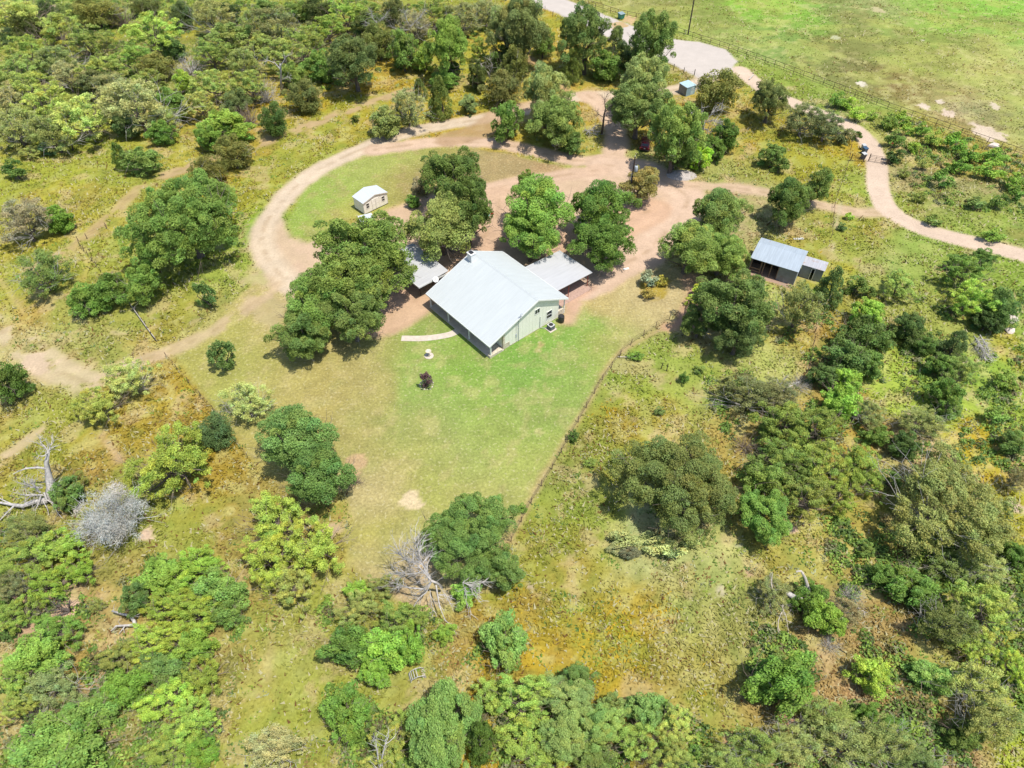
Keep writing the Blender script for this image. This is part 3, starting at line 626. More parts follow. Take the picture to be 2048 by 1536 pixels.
add_proto('Q', (9,), 8.0, 4.1, 4.8, 340, (.3, .8), 52000, .19, 2.2, .4, lump=.45, rag=.16, twigs=(20, .42, .09, M_twig))
add_proto('o', (11, 12, 13), 3.2, 2.4, 2.8, 76, (.28, .58), 18000, .155, 1.5, .18, lump=.4, twigs=(7, .46, .045, M_twig))
add_proto('M', (21, 22, 23, 24), 3.6, 2.0, 2.4, 96, (.18, .46), 16000, .13, 1.2, .16, lump=.48, squash=.6, rag=.22, hue=.08, zlo=-.7, twigs=(14, .5, .05, M_twig2))
add_proto('P', (31, 32, 33), 3.4, 2.1, 2.4, 105, (.2, .48), 13500, .13, 1.1, .16, lump=.48, squash=.7, rag=.24, hue=.06, zlo=-.7, twigs=(20, .5, .045, M_twig))
add_proto('J', (41, 42, 43), 2.1, 2.2, 2.2, 80, (.22, .5), 12000, .125, 1.0, .14, shape='cone', squash=1.15, hue=.06)
add_proto('j', (44, 45, 46), 2.3, 1.7, 1.6, 85, (.24, .5), 12000, .125, .8, .12, lump=.32, squash=1.0, hue=.06, zlo=-.9, twigs=(5, .5, .03, M_twig))
add_proto('B', (51, 52, 53, 54, 55), 1.9, 1.4, 1.3, 60, (.18, .42), 12000, .118, .7, .09, lump=.42, zlo=-.9, twigs=(6, .6, .03, M_twig2))
add_proto('S', (61, 62), 1.6, 1.7, 1.7, 40, (.15, .26), 5200, .13, .8, .08, shape='spikes')
add_proto('s', (63, 64, 65), .9, .7, .65, 24, (.13, .27), 2000, .105, .35, .04, lump=.36, zlo=-.9)
TWG = simple('silver_twigs', (0.46, 0.45, 0.43), 0.9, var=0.2)
add_proto('W', (81,), 3.4, 2.5, 2.4, 60, (.4, .8), 9000, .26, .8, .12, tmat=TWG, lump=.2, rag=.2, zlo=-.7, aspect=.13, twigs=(46, .5, .04, TWG))
def brush_mesh(seed, R, n, lev, r0, mat, flat=.35):
    g = np.random.default_rng(seed); mb = MB()
    for i in range(n):
        d = rnd_dirs(g, 1, flat*.5)[0]; b = d*R*np.array([.12, .12, 0]); b[2] = .05
        grow(mb, g, b, d, R*.52*(.8+.4*g.random()), r0, lev, (2, 3), .42, .03)
    return wood_mesh('bare_brush', mb, mat)
M_twigs = TWG
BRUSH = [brush_mesh(71+i, 3.4, 210, 2, .034, M_twigs) for i in range(2)]+[brush_mesh(75, 2.0, 60, 2, .03, M_twig2), brush_mesh(76, 2.0, 60, 2, .03, M_twig)]
TINT = {'O': (92, 122, 56), 'o': (100, 124, 64), 'M': (150, 178, 84), 'P': (142, 154, 106), 'K': (100, 130, 64), 'Q': (124, 140, 82), 'J': (88, 110, 52), 'j': (100, 116, 56), 'B': (96, 138, 58), 'S': (86, 134, 74), 's': (118, 160, 66), 'W': (158, 156, 150)}
NAMES = {'W': ('bare_bush', 'bush', 'leafless grey bushes'), 'O': ('oak_tree', 'tree', 'oak trees of the homestead'), 'K': ('oak_tree', 'tree', 'oak trees of the homestead'), 'Q': ('grey_green_tree', 'tree', 'half bare trees of the brush country'),
         'o': ('small_oak', 'tree', 'oak trees of the homestead'), 'M': ('mesquite_tree', 'tree', 'feathery trees of the brush country'),
         'P': ('grey_green_tree', 'tree', 'half bare trees of the brush country'), 'J': ('juniper_tree', 'tree', 'junipers of the brush country'), 'j': ('juniper_bush', 'bush', 'junipers of the brush country'),
         'B': ('leafy_bush', 'bush', 'leafy bushes of the brush country'), 'S': ('young_tree', 'tree', 'young planted trees'), 's': ('low_shrub', 'shrub', 'low shrubs beside the gravel road'), 'G': ('bare_bush', 'bush', 'leafless grey bushes')}
LEAFGAIN = 1.22
PLACED = []   # (kind, px, py, w, label, object)
_cnt = {}
def plant(kind, px, py, w, h, label='', tint=None, rz=None):
    src = PROTO[kind] if kind in PROTO else None
    i = _cnt.get(kind, 0); _cnt[kind] = i+1
    if src is None:   # bare grey brush
        me = BRUSH[(0 if i % 2 else 1) if w > 75 else 2+(i % 2)]; R = 3.2 if w > 75 else 1.9; Ry = R; V = R*.55; zc = R*.5; crown = None
    else:
        crown, tm, tw, (R, Ry), V, zc = src[(i*7+int(px)) % len(src)]
    s = 1.0
    for _ in range(4):
        x, y = at(px, py, zc*s); dp = depth(y, zc*s); s = (w/2)*dp/FPX/R
    sx = s; dl = math.atan2(CAM_H-zc*s, y); hh = (h/2)*dp/FPX
    sz = s*(.95 if kind in 'JS' else .9)
    if kind in 'JS' and h > w: sz = s*1.25
    q = hh**2-(V*sz*math.cos(dl))**2
    sy = math.sqrt(max(q, 0))/(Ry*math.sin(dl)); sy = min(max(sy, .7*s*R/Ry), 1.35*s*R/Ry)
    q = hh**2-(Ry*sy*math.sin(dl))**2
    sz = min(max(math.sqrt(max(q, 0))/(V*math.cos(dl)), .6*s), 1.5*s)
    x, y = at(px, py-.045*h, zc*sz)
    nm, cat, grp = NAMES[kind]
    e = empty(nm, (float(x), float(y), 0), (0 if (i+int(py)) % 2 else math.pi)+random.uniform(-.25, .25) if rz is None else rz)
    e.scale = (sx, sy, sz)
    t = tint or TINT.get(kind, (150, 150, 150)); v = random.uniform(.82, 1.16); hv = random.uniform(.93, 1.08)
    lc = lin((max(t[0], .70*t[1]), t[1], t[2]))*(np.array([1.0, 1.0, 1.0]) if kind == 'W' or t[1] < t[0] else np.array([1.22, 1.03, .66]))*LEAFGAIN*v*(np.array([hv, 1, 1]) if tint is None else 1)
    lc = (lc*.66+lc.mean()*.24 if t[1]-t[0] > 52 else lc*.88+lc.mean()*.12)*{'O': 1.3, 'K': 1.3, 'o': 1.25, 'j': 1.15, 'Q': 1.2, 'J': 1.1, 'P': 1.08}.get(kind, 1.0)
    if crown:
        c = link('crown', crown, e); c.color = (*lc, 1)
        link('trunk', tm, e)
        if tw is not None: link('branches', tw, e)
    else:
        link('branches', me, e)
    tag(e, None, cat, grp)
    PLACED.append([kind, px, py, w, h, label, e, t])
    return e
LIME = (142, 180, 60); BRT = (112, 160, 62); DKG = (72, 100, 56); GRY = (150, 152, 120); PAL = (168, 190, 104); OLV = (112, 122, 62); BLU = (84, 112, 84)
TREES = [
# ---- yard oaks and named trees
('O',722,494,196,120,'big oak hiding the left carport, white shed behind it',None),
('O',690,560,160,110,'middle oak of the clump left of the house, over pale dirt',None),
('O',760,545,120,120,'oak pressed against the left carport roof',None),
('O',632,600,132,116,'oak at the edge of the curved dirt drive, left of the house',None),
('O',598,655,128,108,'leftmost low oak of the clump beside the house',(96,124,62)),
('O',702,625,130,110,'oak with bare dead limbs, front of the clump beside the house',(98,126,66)),
('o',612,690,62,58,'small oak at the lowest tip of the house clump',(92,124,66)),
('O',882,442,146,124,'oak behind the left carport with a greyish crown',(108,128,72)),
('O',903,357,130,108,'tall oak between the white shed and the dirt drive',(84,112,52)),
('O',936,410,90,110,'dark oak nearest the red toy, behind the left carport',(80,108,50)),
('B',825,402,30,26,'tiny green bush right of the white shed',None),
('B',840,372,34,34,'pinkish bare edged bush between white shed and tall oak',(150,140,100)),
('O',1080,410,142,112,'left one of the two oaks behind the right carport',(96,134,56)),
('O',1062,468,112,88,'low oak touching the back roof edge of the house',(94,130,56)),
('O',1214,415,140,112,'right one of the two oaks behind the right carport',(86,124,50)),
('O',1206,480,130,96,'low oak just above the right carport roof',(84,120,50)),
('B',1055,361,38,40,'dark boxy bush at the dirt drive behind the paired oaks',(98,130,48)),
('o',1280,360,78,62,'sparse brownish oak beside the transformer pole',(120,120,70)),
('O',1450,425,120,100,'oak up and left of the grey barn',(98,126,64)),
('O',1380,490,120,90,'oak between the blue-grey shrub and the dirt drive',(102,128,62)),
('O',1445,505,110,90,'oak directly left of the grey barn',(100,130,62)),
('O',1470,610,160,120,'wide dark oak below the barn, right of the fence corner',(84,112,58)),
('o',1402,640,72,60,'small oak beside the brushy fence corner',(92,120,62)),
('O',1480,665,110,75,'front oak of the dark clump below the barn',(80,106,60)),
('P',1603,610,80,90,'half bare tree right below the barn front',(116,134,80)),
('O',1590,398,95,85,'dark oak above the grey barn',(82,110,50)),
('o',1638,362,52,70,'upright oak with a white bare limb above the barn',(94,120,58)),
('s',1300,556,38,34,'blue-grey shrub in a ring of yellow weeds',(150,172,158)),
('S',413,588,48,52,'upper one of two young trees left of the drive',None),
('S',442,716,60,58,'lower one of two young trees in the left yard',None),
('S',853,758,25,33,'small dark red shrub in the front lawn',(112,86,86)),
('K',366,430,196,168,'huge round oak left of the curved drive',(102,138,64)),



('o',300,500,54,46,'small oak at the lower left foot of the huge round oak',(92,130,62)),
('B',170,600,82,66,'leftmost bush of the hedge-like thicket at the fallen fence',None),
('B',218,578,90,66,'middle bush of the hedge-like thicket at the fallen fence',None),
('o',278,560,84,74,'rightmost oak of the hedge-like thicket at the fallen fence',(98,134,58)),
('P',42,440,100,84,'pinkish grey tree at the left edge beside a green bush',(140,134,96)),
('B',115,437,62,52,'round green bush right of the pinkish grey tree',(92,142,48)),
('P',78,545,105,92,'dark bushy tree in the left pasture with grey side',(96,124,66)),
('B',14,765,66,88,'dark green tree cut by the left edge',(80,122,50)),
('P',256,755,92,80,'pale green tree at the lower end of the dirt track',(148,170,104)),
('M',195,806,100,74,'thin feathery tree left of the brown grass strip',(140,158,74)),
('P',490,803,108,78,'light frosty tree at the left lawn edge',(156,180,118)),
('j',425,862,84,72,'blackish green juniper touching the left lawn edge',(76,106,68)),
('M',345,920,165,150,'wide see-through tree with bare limbs beside the lawn',(142,172,66)),
('O',590,870,160,118,'upper oak at the left edge of the front lawn',(86,120,66)),
('O',638,945,140,118,'lower oak at the left edge of the front lawn',(84,120,62)),
('M',545,1045,130,110,'upper feathery tree below the lawn edge oaks',(140,170,70)),
('M',630,1085,130,120,'see-through feathery tree beside the narrow lawn end',(140,168,66)),
('M',540,1120,120,120,'lower feathery tree below the lawn edge oaks',(144,172,64)),
('M',580,1180,100,86,'pale feathery tree above the mown strip',(142,160,84)),
('K',938,1072,196,172,'big oak at the bottom tip of the lawn',(87,121,62)),

('o',1010,1135,80,80,'small oak at the foot of the worn fence path',(84,116,60)),
('K',1352,972,244,206,'huge spreading olive oak in the right meadow',(104,124,68)),



('O',1530,1035,105,110,'compact deep green tree right of the huge olive oak',(80,132,58)),
('B',1260,1104,44,26,'small blue-grey bush below the huge olive oak',(110,120,104)),
('s',1147,872,22,28,'single dark shrub on the worn fence path',(80,118,56)),
('Q',1890,1010,250,230,'huge half bare grey tree near the right edge',(124,140,82)),



('L',1745,1355,86,82,'round lime green bush in the lower right corner area',LIME),
('B',1570,1372,165,116,'large dense bush left of the lime green one',(100,148,58)),

('B',1865,1355,96,58,'low bright bush right of the lime green one',(118,174,56)),

('B',1007,1285,94,114,'tall bright bush right of the bare oak limbs',(107,170,58)),

('B',690,1430,100,112,'lone bush in the lower mown strip',(104,150,60)),

('P',545,1500,130,90,'frosty grey tree cut by the bottom edge',(150,160,124)),
('J',960,1480,66,100,'dark green cone beside the bright bottom tree',(66,100,36)),
('O',890,1455,150,175,'bright green tree near the bottom edge',(105,162,62)),

('L',1398,311,54,50,'lime green bush below the oak that shades the car',(140,190,42)),
('O',1356,256,100,98,'oak shading the dark red car',(104,134,64)),
('O',1352,300,84,52,'low dark oak right of the dark red car',(84,114,52)),
('B',1452,268,52,58,'green bush right of the grey dead tree',(92,130,52)),
('B',1427,294,50,46,'lower green bush beside the lime one',(96,136,54)),
('j',1437,180,90,72,'dark bushy juniper right of the small blue shed',(108,120,58)),
('O',1292,152,90,78,'tall pale oak up and left of the blue shed',(112,134,84)),
('O',1280,205,128,84,'broad low oak left of the small blue shed',(100,126,70)),
('O',1308,72,86,92,'oak standing against the pale turnaround',(88,116,58)),
('O',1175,62,110,90,'oak at the bend where the road comes in',(84,110,58)),
('o',1232,68,30,48,'thin tree tip showing against the pale road',(96,118,70)),
('B',1208,128,66,56,'bushy green shrub below the road oak',(100,136,60)),
('j',1256,112,54,48,'near-black juniper between the two road oaks',(58,84,44)),
('J',1145,134,50,62,'olive juniper left of the bushy shrub near the road',(98,120,46)),
('O',1098,175,95,86,'grey crowned upper oak inside the drive fork',(118,136,84)),
('O',1110,232,110,84,'darker lower oak inside the drive fork',(98,124,64)),
('B',1147,285,48,42,'round green bush at the tip of the drive fork',(86,140,50)),
('B',1012,245,62,72,'green bush on the drive left of the fork oak',(100,140,62)),
('j',545,237,56,58,'dark rounded juniper at the end of the thicket',(66,100,44)),
('J',237,312,32,50,'slim dark cone in the yellow grass at upper left',(72,104,40)),
('B',282,322,82,52,'grey topped bush beside the slim dark cone',(106,140,72)),
('s',25,333,54,36,'dark green bush at the left edge, in yellow grass',(76,112,52)),
('j',465,306,72,60,'upper of two olive junipers behind the huge round oak',OLV),
('j',415,341,72,54,'lower of two olive junipers behind the huge round oak',OLV),
('j',605,190,84,56,'broad brownish juniper below the tall dead tree',(96,110,62)),
('s',710,237,18,16,'tiny dark shrub beside the upper dirt track',(90,110,40)),
('B',770,242,62,58,'feathery bush at the left end of the trackside clump',(126,148,86)),
('P',815,208,74,66,'greyish bush in the middle of the trackside clump',(130,146,100)),
('J',838,178,34,36,'pointed juniper topping the trackside clump',(100,124,66)),
('J',880,195,48,74,'olive juniper at the right end of the trackside clump',(92,114,48)),
('B',888,160,58,36,'bright shrub behind the trackside clump',(104,150,66)),
('B',938,207,36,34,'small grey-green bush right of the trackside clump',(112,140,92)),
('O',705,112,104,78,'dark oak with a grey dead top in the thicket',(84,106,62)),
('O',890,82,82,104,'tall bright oak at the right end of the thicket',(106,140,58)),
('B',805,98,64,68,'leafy tree left of the tall bright oak',(104,142,66)),
('B',848,112,50,48,'yellow-green bush beside the tall bright oak',(130,166,62)),
('O',1012,55,76,78,'grey-green oak left of the road entrance',(112,128,80)),
('O',1050,45,90,84,'broad oak nearest the road entrance',(100,118,72)),
('B',1086,80,50,54,'green bush at the right foot of the broad oak',(104,138,58)),
('j',1000,175,86,60,'dark juniper behind the white dead tree',(104,114,64)),
('B',1008,118,66,54,'bush above the white dead tree',(98,128,60)),
('j',1030,130,54,72,'juniper beside the short upper dirt track',(106,122,60)),
('B',956,152,40,54,'narrow bush left of the white dead tree',(88,110,56)),
('O',1545,192,74,62,'dark oak left of the gravel road bend',(96,112,66)),
('P',1610,235,76,56,'left one of the grey-green roadside bushes',(112,128,88)),
('P',1655,250,70,52,'right one of the grey-green roadside bushes',(106,128,90)),
('s',1690,272,44,34,'grey shrub end where the gravel road reappears',(120,134,92)),
('B',1546,312,58,42,'rounded bush between two yellow weed patches',(100,134,66)),
('s',1562,330,36,30,'smaller companion of the rounded bush in yellow weeds',(96,128,60)),
('s',1714,271,18,18,'small dark shrub on the left verge above the gate',(62,110,46)),
# ---- shrubs right of the gravel road
('s',1676,196,36,26,'',BRT),('s',1698,206,34,26,'',LIME),('s',1716,224,34,26,'',LIME),('s',1744,231,28,18,'',(140,180,70)),
('s',1779,244,36,32,'',(120,156,66)),('s',1807,236,32,26,'',LIME),('s',1847,257,36,24,'',(96,146,52)),('s',1817,258,26,22,'',LIME),('s',1794,275,42,30,'dense dark topped shrub nearest the gravel road bend',(98,134,56)),
('s',1868,273,36,30,'',(140,176,70)),('s',1913,283,44,34,'',(110,160,50)),('s',1941,303,40,34,'',(104,150,54)),('s',1994,311,56,30,'',(110,154,50)),('s',1794,312,42,30,'dark round shrub right beside the gate',(60,104,50)),
('s',1829,295,26,24,'',LIME),('s',1928,330,40,28,'',(104,150,54)),('s',1984,336,60,34,'',(126,168,60)),('s',1888,356,42,34,'',(104,146,60)),('s',2032,366,44,40,'',(120,160,58)),('s',1905,334,28,24,'',(118,160,56)),('s',1808,346,26,20,'',(140,160,84)),
('s',1840,395,34,20,'',(130,150,70)),('s',1955,405,40,24,'',(110,140,80)),('s',1870,440,36,20,'',(116,144,70)),('s',2000,400,36,26,'',(100,136,60)),('s',1990,470,50,24,'',(120,160,60)),('s',2035,385,30,28,'',(104,144,60)),('s',1850,325,30,20,'',(140,156,84)),
# ---- right side brush
('J',1665,572,50,76,'dark tree leaning at the small lean-to corner',(84,116,64)),('s',1715,572,42,40,'',(100,134,60)),('s',1738,585,30,26,'',(96,130,58)),('s',1685,452,18,16,'',(70,130,60)),('s',1700,432,20,14,'',LIME),
('M',1800,568,66,58,'airy pale tree right of the barn with brown weeds',(140,176,90)),
('M',1935,545,100,62,'upper tree of the bright clump under the gravel road',(120,162,70)),('M',1945,590,90,72,'lower tree of the bright clump under the gravel road',(140,180,70)),('B',1965,515,60,36,'',(96,140,62)),('B',1920,525,50,34,'',(100,146,66)),
('j',2000,615,70,76,'dark green juniper near the right edge, tan bare patch below',(76,112,58)),('B',1975,645,50,50,'',(64,96,50)),
('B',1738,628,64,56,'bright bush topping the long thicket right of the barn',(124,168,60)),('B',1720,665,100,70,'dark bush high in the long thicket right of the barn',(88,122,58)),('B',1758,672,60,60,'',(96,134,66)),
('B',1695,715,90,72,'largest green bush in the middle of the long thicket right of the barn',(96,150,54)),('B',1735,730,64,60,'',(84,120,52)),('B',1648,755,66,46,'',(84,118,62)),('B',1695,765,70,60,'',(124,172,60)),
('B',1820,660,66,66,'dark round tree right of the long thicket',(80,110,56)),('B',1850,690,50,38,'',(90,128,58)),('J',1912,690,62,58,'blue-green juniper left of the brush pile',(88,120,72)),('B',1885,735,60,50,'',(100,144,62)),('M',1925,740,90,58,'spiky feathery shrub below the brush pile',(124,156,80)),('B',1890,790,70,66,'',(92,140,54)),('B',1900,820,56,40,'',(104,158,50)),
('P',1500,790,130,64,'grey-green tree with dead branches near the lower fence end',(116,130,86)),('P',1560,790,80,60,'',(120,132,96)),
('M',1570,850,130,90,'',(130,160,70)),('M',1640,860,110,86,'',(124,154,66)),('B',1688,800,80,70,'bright bush where the long thicket ends',(128,180,66)),('M',1560,915,130,80,'',(120,156,74)),('M',1640,930,120,90,'',(134,160,70)),('M',1720,930,90,86,'',(140,176,70)),('B',1530,960,90,70,'',(110,144,66)),('M',1620,1000,110,90,'',(120,142,66)),('M',1680,990,90,80,'',(132,160,60)),('B',1600,960,70,56,'',(100,132,62)),
('P',1740,830,70,60,'',(120,140,86)),('B',1809,889,70,56,'dark round bush on bare tan soil left of orange weeds',(82,116,58)),('P',1845,840,90,56,'',(136,156,96)),('B',1760,870,60,40,'',(110,150,64)),('s',1780,960,44,40,'',(92,130,54)),('M',1740,970,60,60,'',(124,158,66)),
('B',2025,885,60,52,'',(104,140,70)),('s',1995,830,50,36,'',(112,150,66)),('B',2035,1110,54,60,'',(90,134,56)),('P',1975,1140,100,60,'',(136,158,100)),('P',1905,1130,110,60,'',(100,126,70)),('s',2010,760,50,44,'',(120,156,62)),('P',2035,960,40,60,'',(136,140,104)),
('B',1770,1150,66,46,'',(96,140,60)),('B',1825,1175,110,74,'leafy green bush with dark right side, upper right of lime bush',(94,138,58)),('B',1850,1205,60,50,'',(80,118,52)),('B',1735,1100,40,30,'',(110,140,70)),
('B',1625,1185,66,52,'green bush beside the upright dead trunk',(96,140,56)),('B',1650,1235,90,70,'yellow-green vine bush under the forked dead tree',(126,170,56)),('B',1600,1205,50,40,'',(84,128,48)),('P',1690,1225,90,60,'',(140,140,110)),('P',1550,1190,70,80,'',(120,136,90)),
('P',1900,1250,120,90,'shaded grey tree with a dark shadow on its left',(104,124,68)),('M',1975,1225,120,110,'',(150,180,86)),('M',1950,1300,90,70,'',(140,170,74)),('P',1960,1380,130,110,'pale tree high in the lower right corner',(140,162,90)),('P',1985,1440,130,100,'',(132,150,88)),('B',1930,1470,80,60,'',(104,136,60)),('M',2035,1330,60,80,'',(154,188,74)),
('P',1650,1440,120,66,'',(124,150,80)),('P',1590,1490,130,80,'',(134,156,96)),('P',1690,1490,150,90,'grey-green tree on the bottom edge right of centre',(130,150,92)),('P',1770,1480,110,80,'',(120,140,84)),('P',1510,1500,120,84,'dark shaded tree beside the lone fence post',(120,150,78)),('B',1735,1430,60,44,'',(96,140,54)),('P',1840,1520,100,50,'',(110,140,84)),('B',1790,1455,60,40,'',(104,150,60)),('P',1455,1530,100,50,'',(124,150,80)),
# ---- bottom centre
('M',1050,1400,130,90,'leftmost pale tree of the bottom edge thicket',(138,176,84)),('o',1160,1360,76,60,'dark oak tip of the bottom thicket nearest orange weeds',(92,126,66)),('O',1130,1400,130,80,'grey-green oak high in the bottom thicket',(116,146,90)),('M',1060,1470,140,90,'',(140,178,80)),('O',1140,1470,120,90,'',(112,142,84)),('O',1215,1450,110,80,'',(114,146,80)),('B',1290,1425,84,66,'bright round bush at the right of the bottom thicket',(112,166,70)),('M',1270,1490,110,80,'',(140,176,84)),('M',1350,1450,80,70,'',(160,186,96)),('M',1345,1510,100,70,'',(150,176,90)),('B',1225,1410,56,44,'',(118,146,84)),('B',1180,1520,110,50,'',(96,126,64)),('M',1085,1525,130,50,'',(140,176,76)),('s',1390,1505,30,26,'',(90,136,60)),('M',990,1400,90,80,'',(136,170,80)),
('M',780,1490,90,90,'',(146,168,80)),('M',820,1450,70,60,'',(140,172,74)),('M',760,1520,80,50,'',(150,170,86)),
('B',700,1290,120,84,'dark left bush of the lower clump under bare oak limbs',(94,142,64)),('B',770,1300,110,90,'',(118,170,66)),('M',800,1250,110,80,'',(130,164,78)),('M',720,1215,100,66,'',(136,156,90)),('B',750,1350,70,56,'bright lowest bush of the clump under bare oak limbs',(122,174,64)),('B',820,1290,60,90,'',(108,160,60)),('B',715,1180,60,40,'',(128,176,66)),('M',765,1175,80,50,'',(140,160,90)),
('B',890,1270,50,40,'',(120,160,60)),
# ---- bottom left
('B',440,1180,110,80,'bright leafy crown right of the bottom left thicket',(110,176,56)),('M',390,1135,130,80,'',(134,180,62)),('B',330,1150,110,70,'',(110,150,60)),('B',265,1200,50,70,'dark narrow bush above the grey fallen log',(92,150,60)),('M',340,1220,130,80,'',(138,170,58)),('M',400,1230,110,80,'',(134,166,60)),('B',455,1225,80,60,'',(106,168,52)),('M',310,1290,130,80,'',(136,166,60)),('B',390,1290,90,70,'',(120,158,58)),('B',320,1340,110,70,'deep green bush in the middle of the bottom left thicket',(84,146,58)),('M',240,1310,90,60,'',(140,160,84)),('M',410,1345,90,80,'',(136,164,60)),('B',250,1380,100,70,'',(112,162,60)),('M',330,1400,120,80,'',(138,180,66)),('M',385,1440,110,90,'feathery tree with white limbs beside the mown strip',(128,168,72)),('M',340,1490,110,70,'',(120,150,66)),('B',400,1505,80,50,'',(110,160,54)),('B',190,1420,110,70,'',(110,168,52)),
('B',150,1460,150,90,'upper dense bright bush in the bottom left corner',(112,178,50)),('B',110,1500,190,80,'lower dense bright bush in the bottom left corner',(106,172,48)),
('M',110,1270,120,70,'',(110,154,66)),('B',80,1310,110,80,'',(114,156,68)),('M',40,1350,100,80,'',(130,166,76)),('P',110,1370,120,70,'',(130,156,110)),('M',30,1420,80,60,'',(136,160,78)),
('M',60,1110,140,80,'',(132,166,76)),('M',130,1085,110,70,'feathery tree below the toppled dead giant',(134,172,70)),('P',50,1060,110,60,'',(120,140,84)),('M',100,1170,120,70,'',(136,176,62)),('P',25,1170,80,60,'',(110,124,90)),('M',160,1135,80,60,'',(136,178,58)),('M',30,1230,80,70,'',(126,160,70)),('B',130,990,66,70,'green bush between the toppled dead giant and grey brush',(96,156,56)),('M',145,970,50,50,'',(140,158,80)),
('P',190,1210,40,30,'',(140,160,90)),
# ---- upper left thicket
('M',35,20,130,56,'pale tree in the extreme upper left corner',PAL),('j',95,24,60,40,'',DKG),('j',52,48,66,46,'dark juniper near the upper left corner',(84,100,50)),('s',12,82,34,26,'',DKG),('M',112,58,96,58,'',(158,184,92)),('M',55,96,90,50,'',(144,172,78)),('P',112,118,86,48,'',(120,142,88)),('M',172,82,116,56,'',(144,172,90)),('j',190,24,100,44,'',OLV),
('G',240,32,54,46,'grey twiggy bush beside the orange gap at upper left',None),('j',290,12,66,34,'',(92,108,60)),('M',302,60,112,64,'widest bright crown in the upper left thicket',(150,188,84)),('j',360,28,56,44,'',(80,104,62)),('P',420,32,90,56,'',(142,154,100)),('B',455,26,50,38,'',DKG),('M',500,50,70,50,'',(134,160,90)),('B',456,74,90,48,'',(120,146,80)),
('B',345,95,56,40,'',(84,120,66)),('M',270,113,92,46,'',(134,178,82)),('j',312,132,84,48,'',OLV),('M',420,104,100,46,'',(130,162,80)),('P',488,118,60,46,'',(130,152,88)),('G',378,134,70,50,'brownish leafless bush in the middle of the thicket',None),('M',30,140,90,56,'',(142,176,96)),('M',205,138,100,54,'',(146,172,86)),('P',130,150,66,46,'',(150,160,120)),('B',190,168,96,46,'',(100,116,76)),('M',62,172,92,50,'',(150,176,88)),('P',20,192,66,46,'',(140,150,110)),
('M',85,210,112,64,'',(158,186,92)),('M',165,228,110,84,'airy pale tree with dark leaning trunk at left',(160,186,104)),('P',28,250,100,72,'',(144,164,104)),('P',100,262,90,60,'',(140,160,96)),('P',270,205,140,84,'broad silver green tree in the left thicket',(150,164,116)),('B',250,248,66,50,'',(94,122,74)),('B',322,266,60,42,'dark glossy bush at the thicket edge above the slim cone',(84,136,52)),('B',342,205,80,56,'',(118,160,76)),('M',422,165,84,52,'',(152,180,96)),('B',365,160,40,40,'',LIME),('j',472,205,60,50,'',(90,112,70)),('G',497,232,54,46,'lilac grey leafless bush left of the rounded juniper',None),('B',455,250,110,50,'',(134,174,66)),('B',420,275,66,50,'',(126,168,68)),('M',60,302,50,20,'',(140,160,96)),('s',92,298,34,24,'',(84,120,84)),
('M',400,205,70,46,'',(150,166,90)),('P',330,240,60,46,'',(136,160,90)),('P',230,175,80,50,'',(138,150,108)),('M',290,165,80,44,'',(140,166,84)),('j',140,30,60,40,'',(104,128,70)),
('P',556,50,112,62,'',(132,146,100)),('B',530,18,70,34,'',(104,140,76)),('j',640,22,66,44,'',(80,100,54)),('M',690,26,90,46,'',(140,178,76)),('M',655,52,84,42,'',(140,174,70)),('M',600,84,92,50,'',(146,176,86)),('M',560,108,104,54,'',(144,170,92)),('j',790,22,54,44,'',(88,104,60)),('M',870,28,76,44,'',(134,162,72)),('P',925,34,84,50,'',(128,142,98)),('P',972,20,60,46,'',(130,146,100)),('M',958,96,44,38,'',(146,176,76)),('B',640,132,72,54,'',(100,138,60)),('M',500,165,80,50,'',(146,172,86)),('B',585,150,60,44,'',(118,150,70)),('j',758,84,66,62,'',(104,122,60)),('B',735,48,70,44,'',(96,120,66)),('P',828,52,66,50,'',(140,146,116)),('M',520,85,70,40,'',(140,164,86)),('B',600,20,60,36,'',(120,150,76)),('G',530,185,56,60,'leafless bush at the foot of the tall dead tree',None),('B',905,140,50,30,'',(90,128,60)),('M',740,15,60,30,'',(140,170,80)),
# ---- bare brush elsewhere
('W',215,1028,138,128,'large round bush of bare silver twigs below the left pasture',None),('G',1492,890,60,56,'brown leafless thorn bush left of the right thicket',None),('G',1600,770,44,40,'',None),('G',1290,1510,70,40,'bare grey twigs poking from the bottom edge thicket',None),('G',1700,1190,56,44,'',None),('G',710,960,44,36,'rusty brown twig heap at the left lawn oaks',None),('G',70,1430,60,40,'',None),('G',715,90,50,36,'',None),('G',1660,1290,50,40,'',None),
('s',1075,470,26,16,'',(130,150,70)),
# low meadow shrubs
('s',1250,1076,64,34,'',(158,176,122)),('s',1300,1084,70,34,'pale low shrub under the huge olive oak',(164,182,128)),('s',1345,1096,64,32,'',(160,178,124)),('s',1232,1096,40,24,'',(150,164,124)),('s',1380,1088,40,26,'',(156,176,120)),
('s',1322,562,30,22,'yellow weed clump right of the blue-grey shrub',(176,168,56)),('s',1298,586,34,22,'yellow weed clump below the blue-grey shrub',(170,150,60)),
('s',1272,712,34,20,'',(120,165,66)),('s',1400,740,24,22,'',(120,150,76)),('s',1370,755,20,26,'',(90,130,56)),('s',1045,1015,22,20,'',(112,156,60)),('s',1320,820,24,18,'',(110,140,80)),('s',1180,925,28,20,'',(130,160,80)),('s',1560,1000,0,0,'',None),
('s',1385,600,30,24,'',(150,180,60)),('s',1405,580,40,30,'',(150,180,50)),('s',1415,610,36,26,'',(140,170,60)),('s',1620,590,36,26,'',(150,190,50)),('s',1500,1395,26,20,'',(100,140,60)),('s',1560,1310,30,22,'',(120,150,80)),
('B',930,1190,60,60,'bright green bush under the dead oak limbs',(110,196,50)),
]
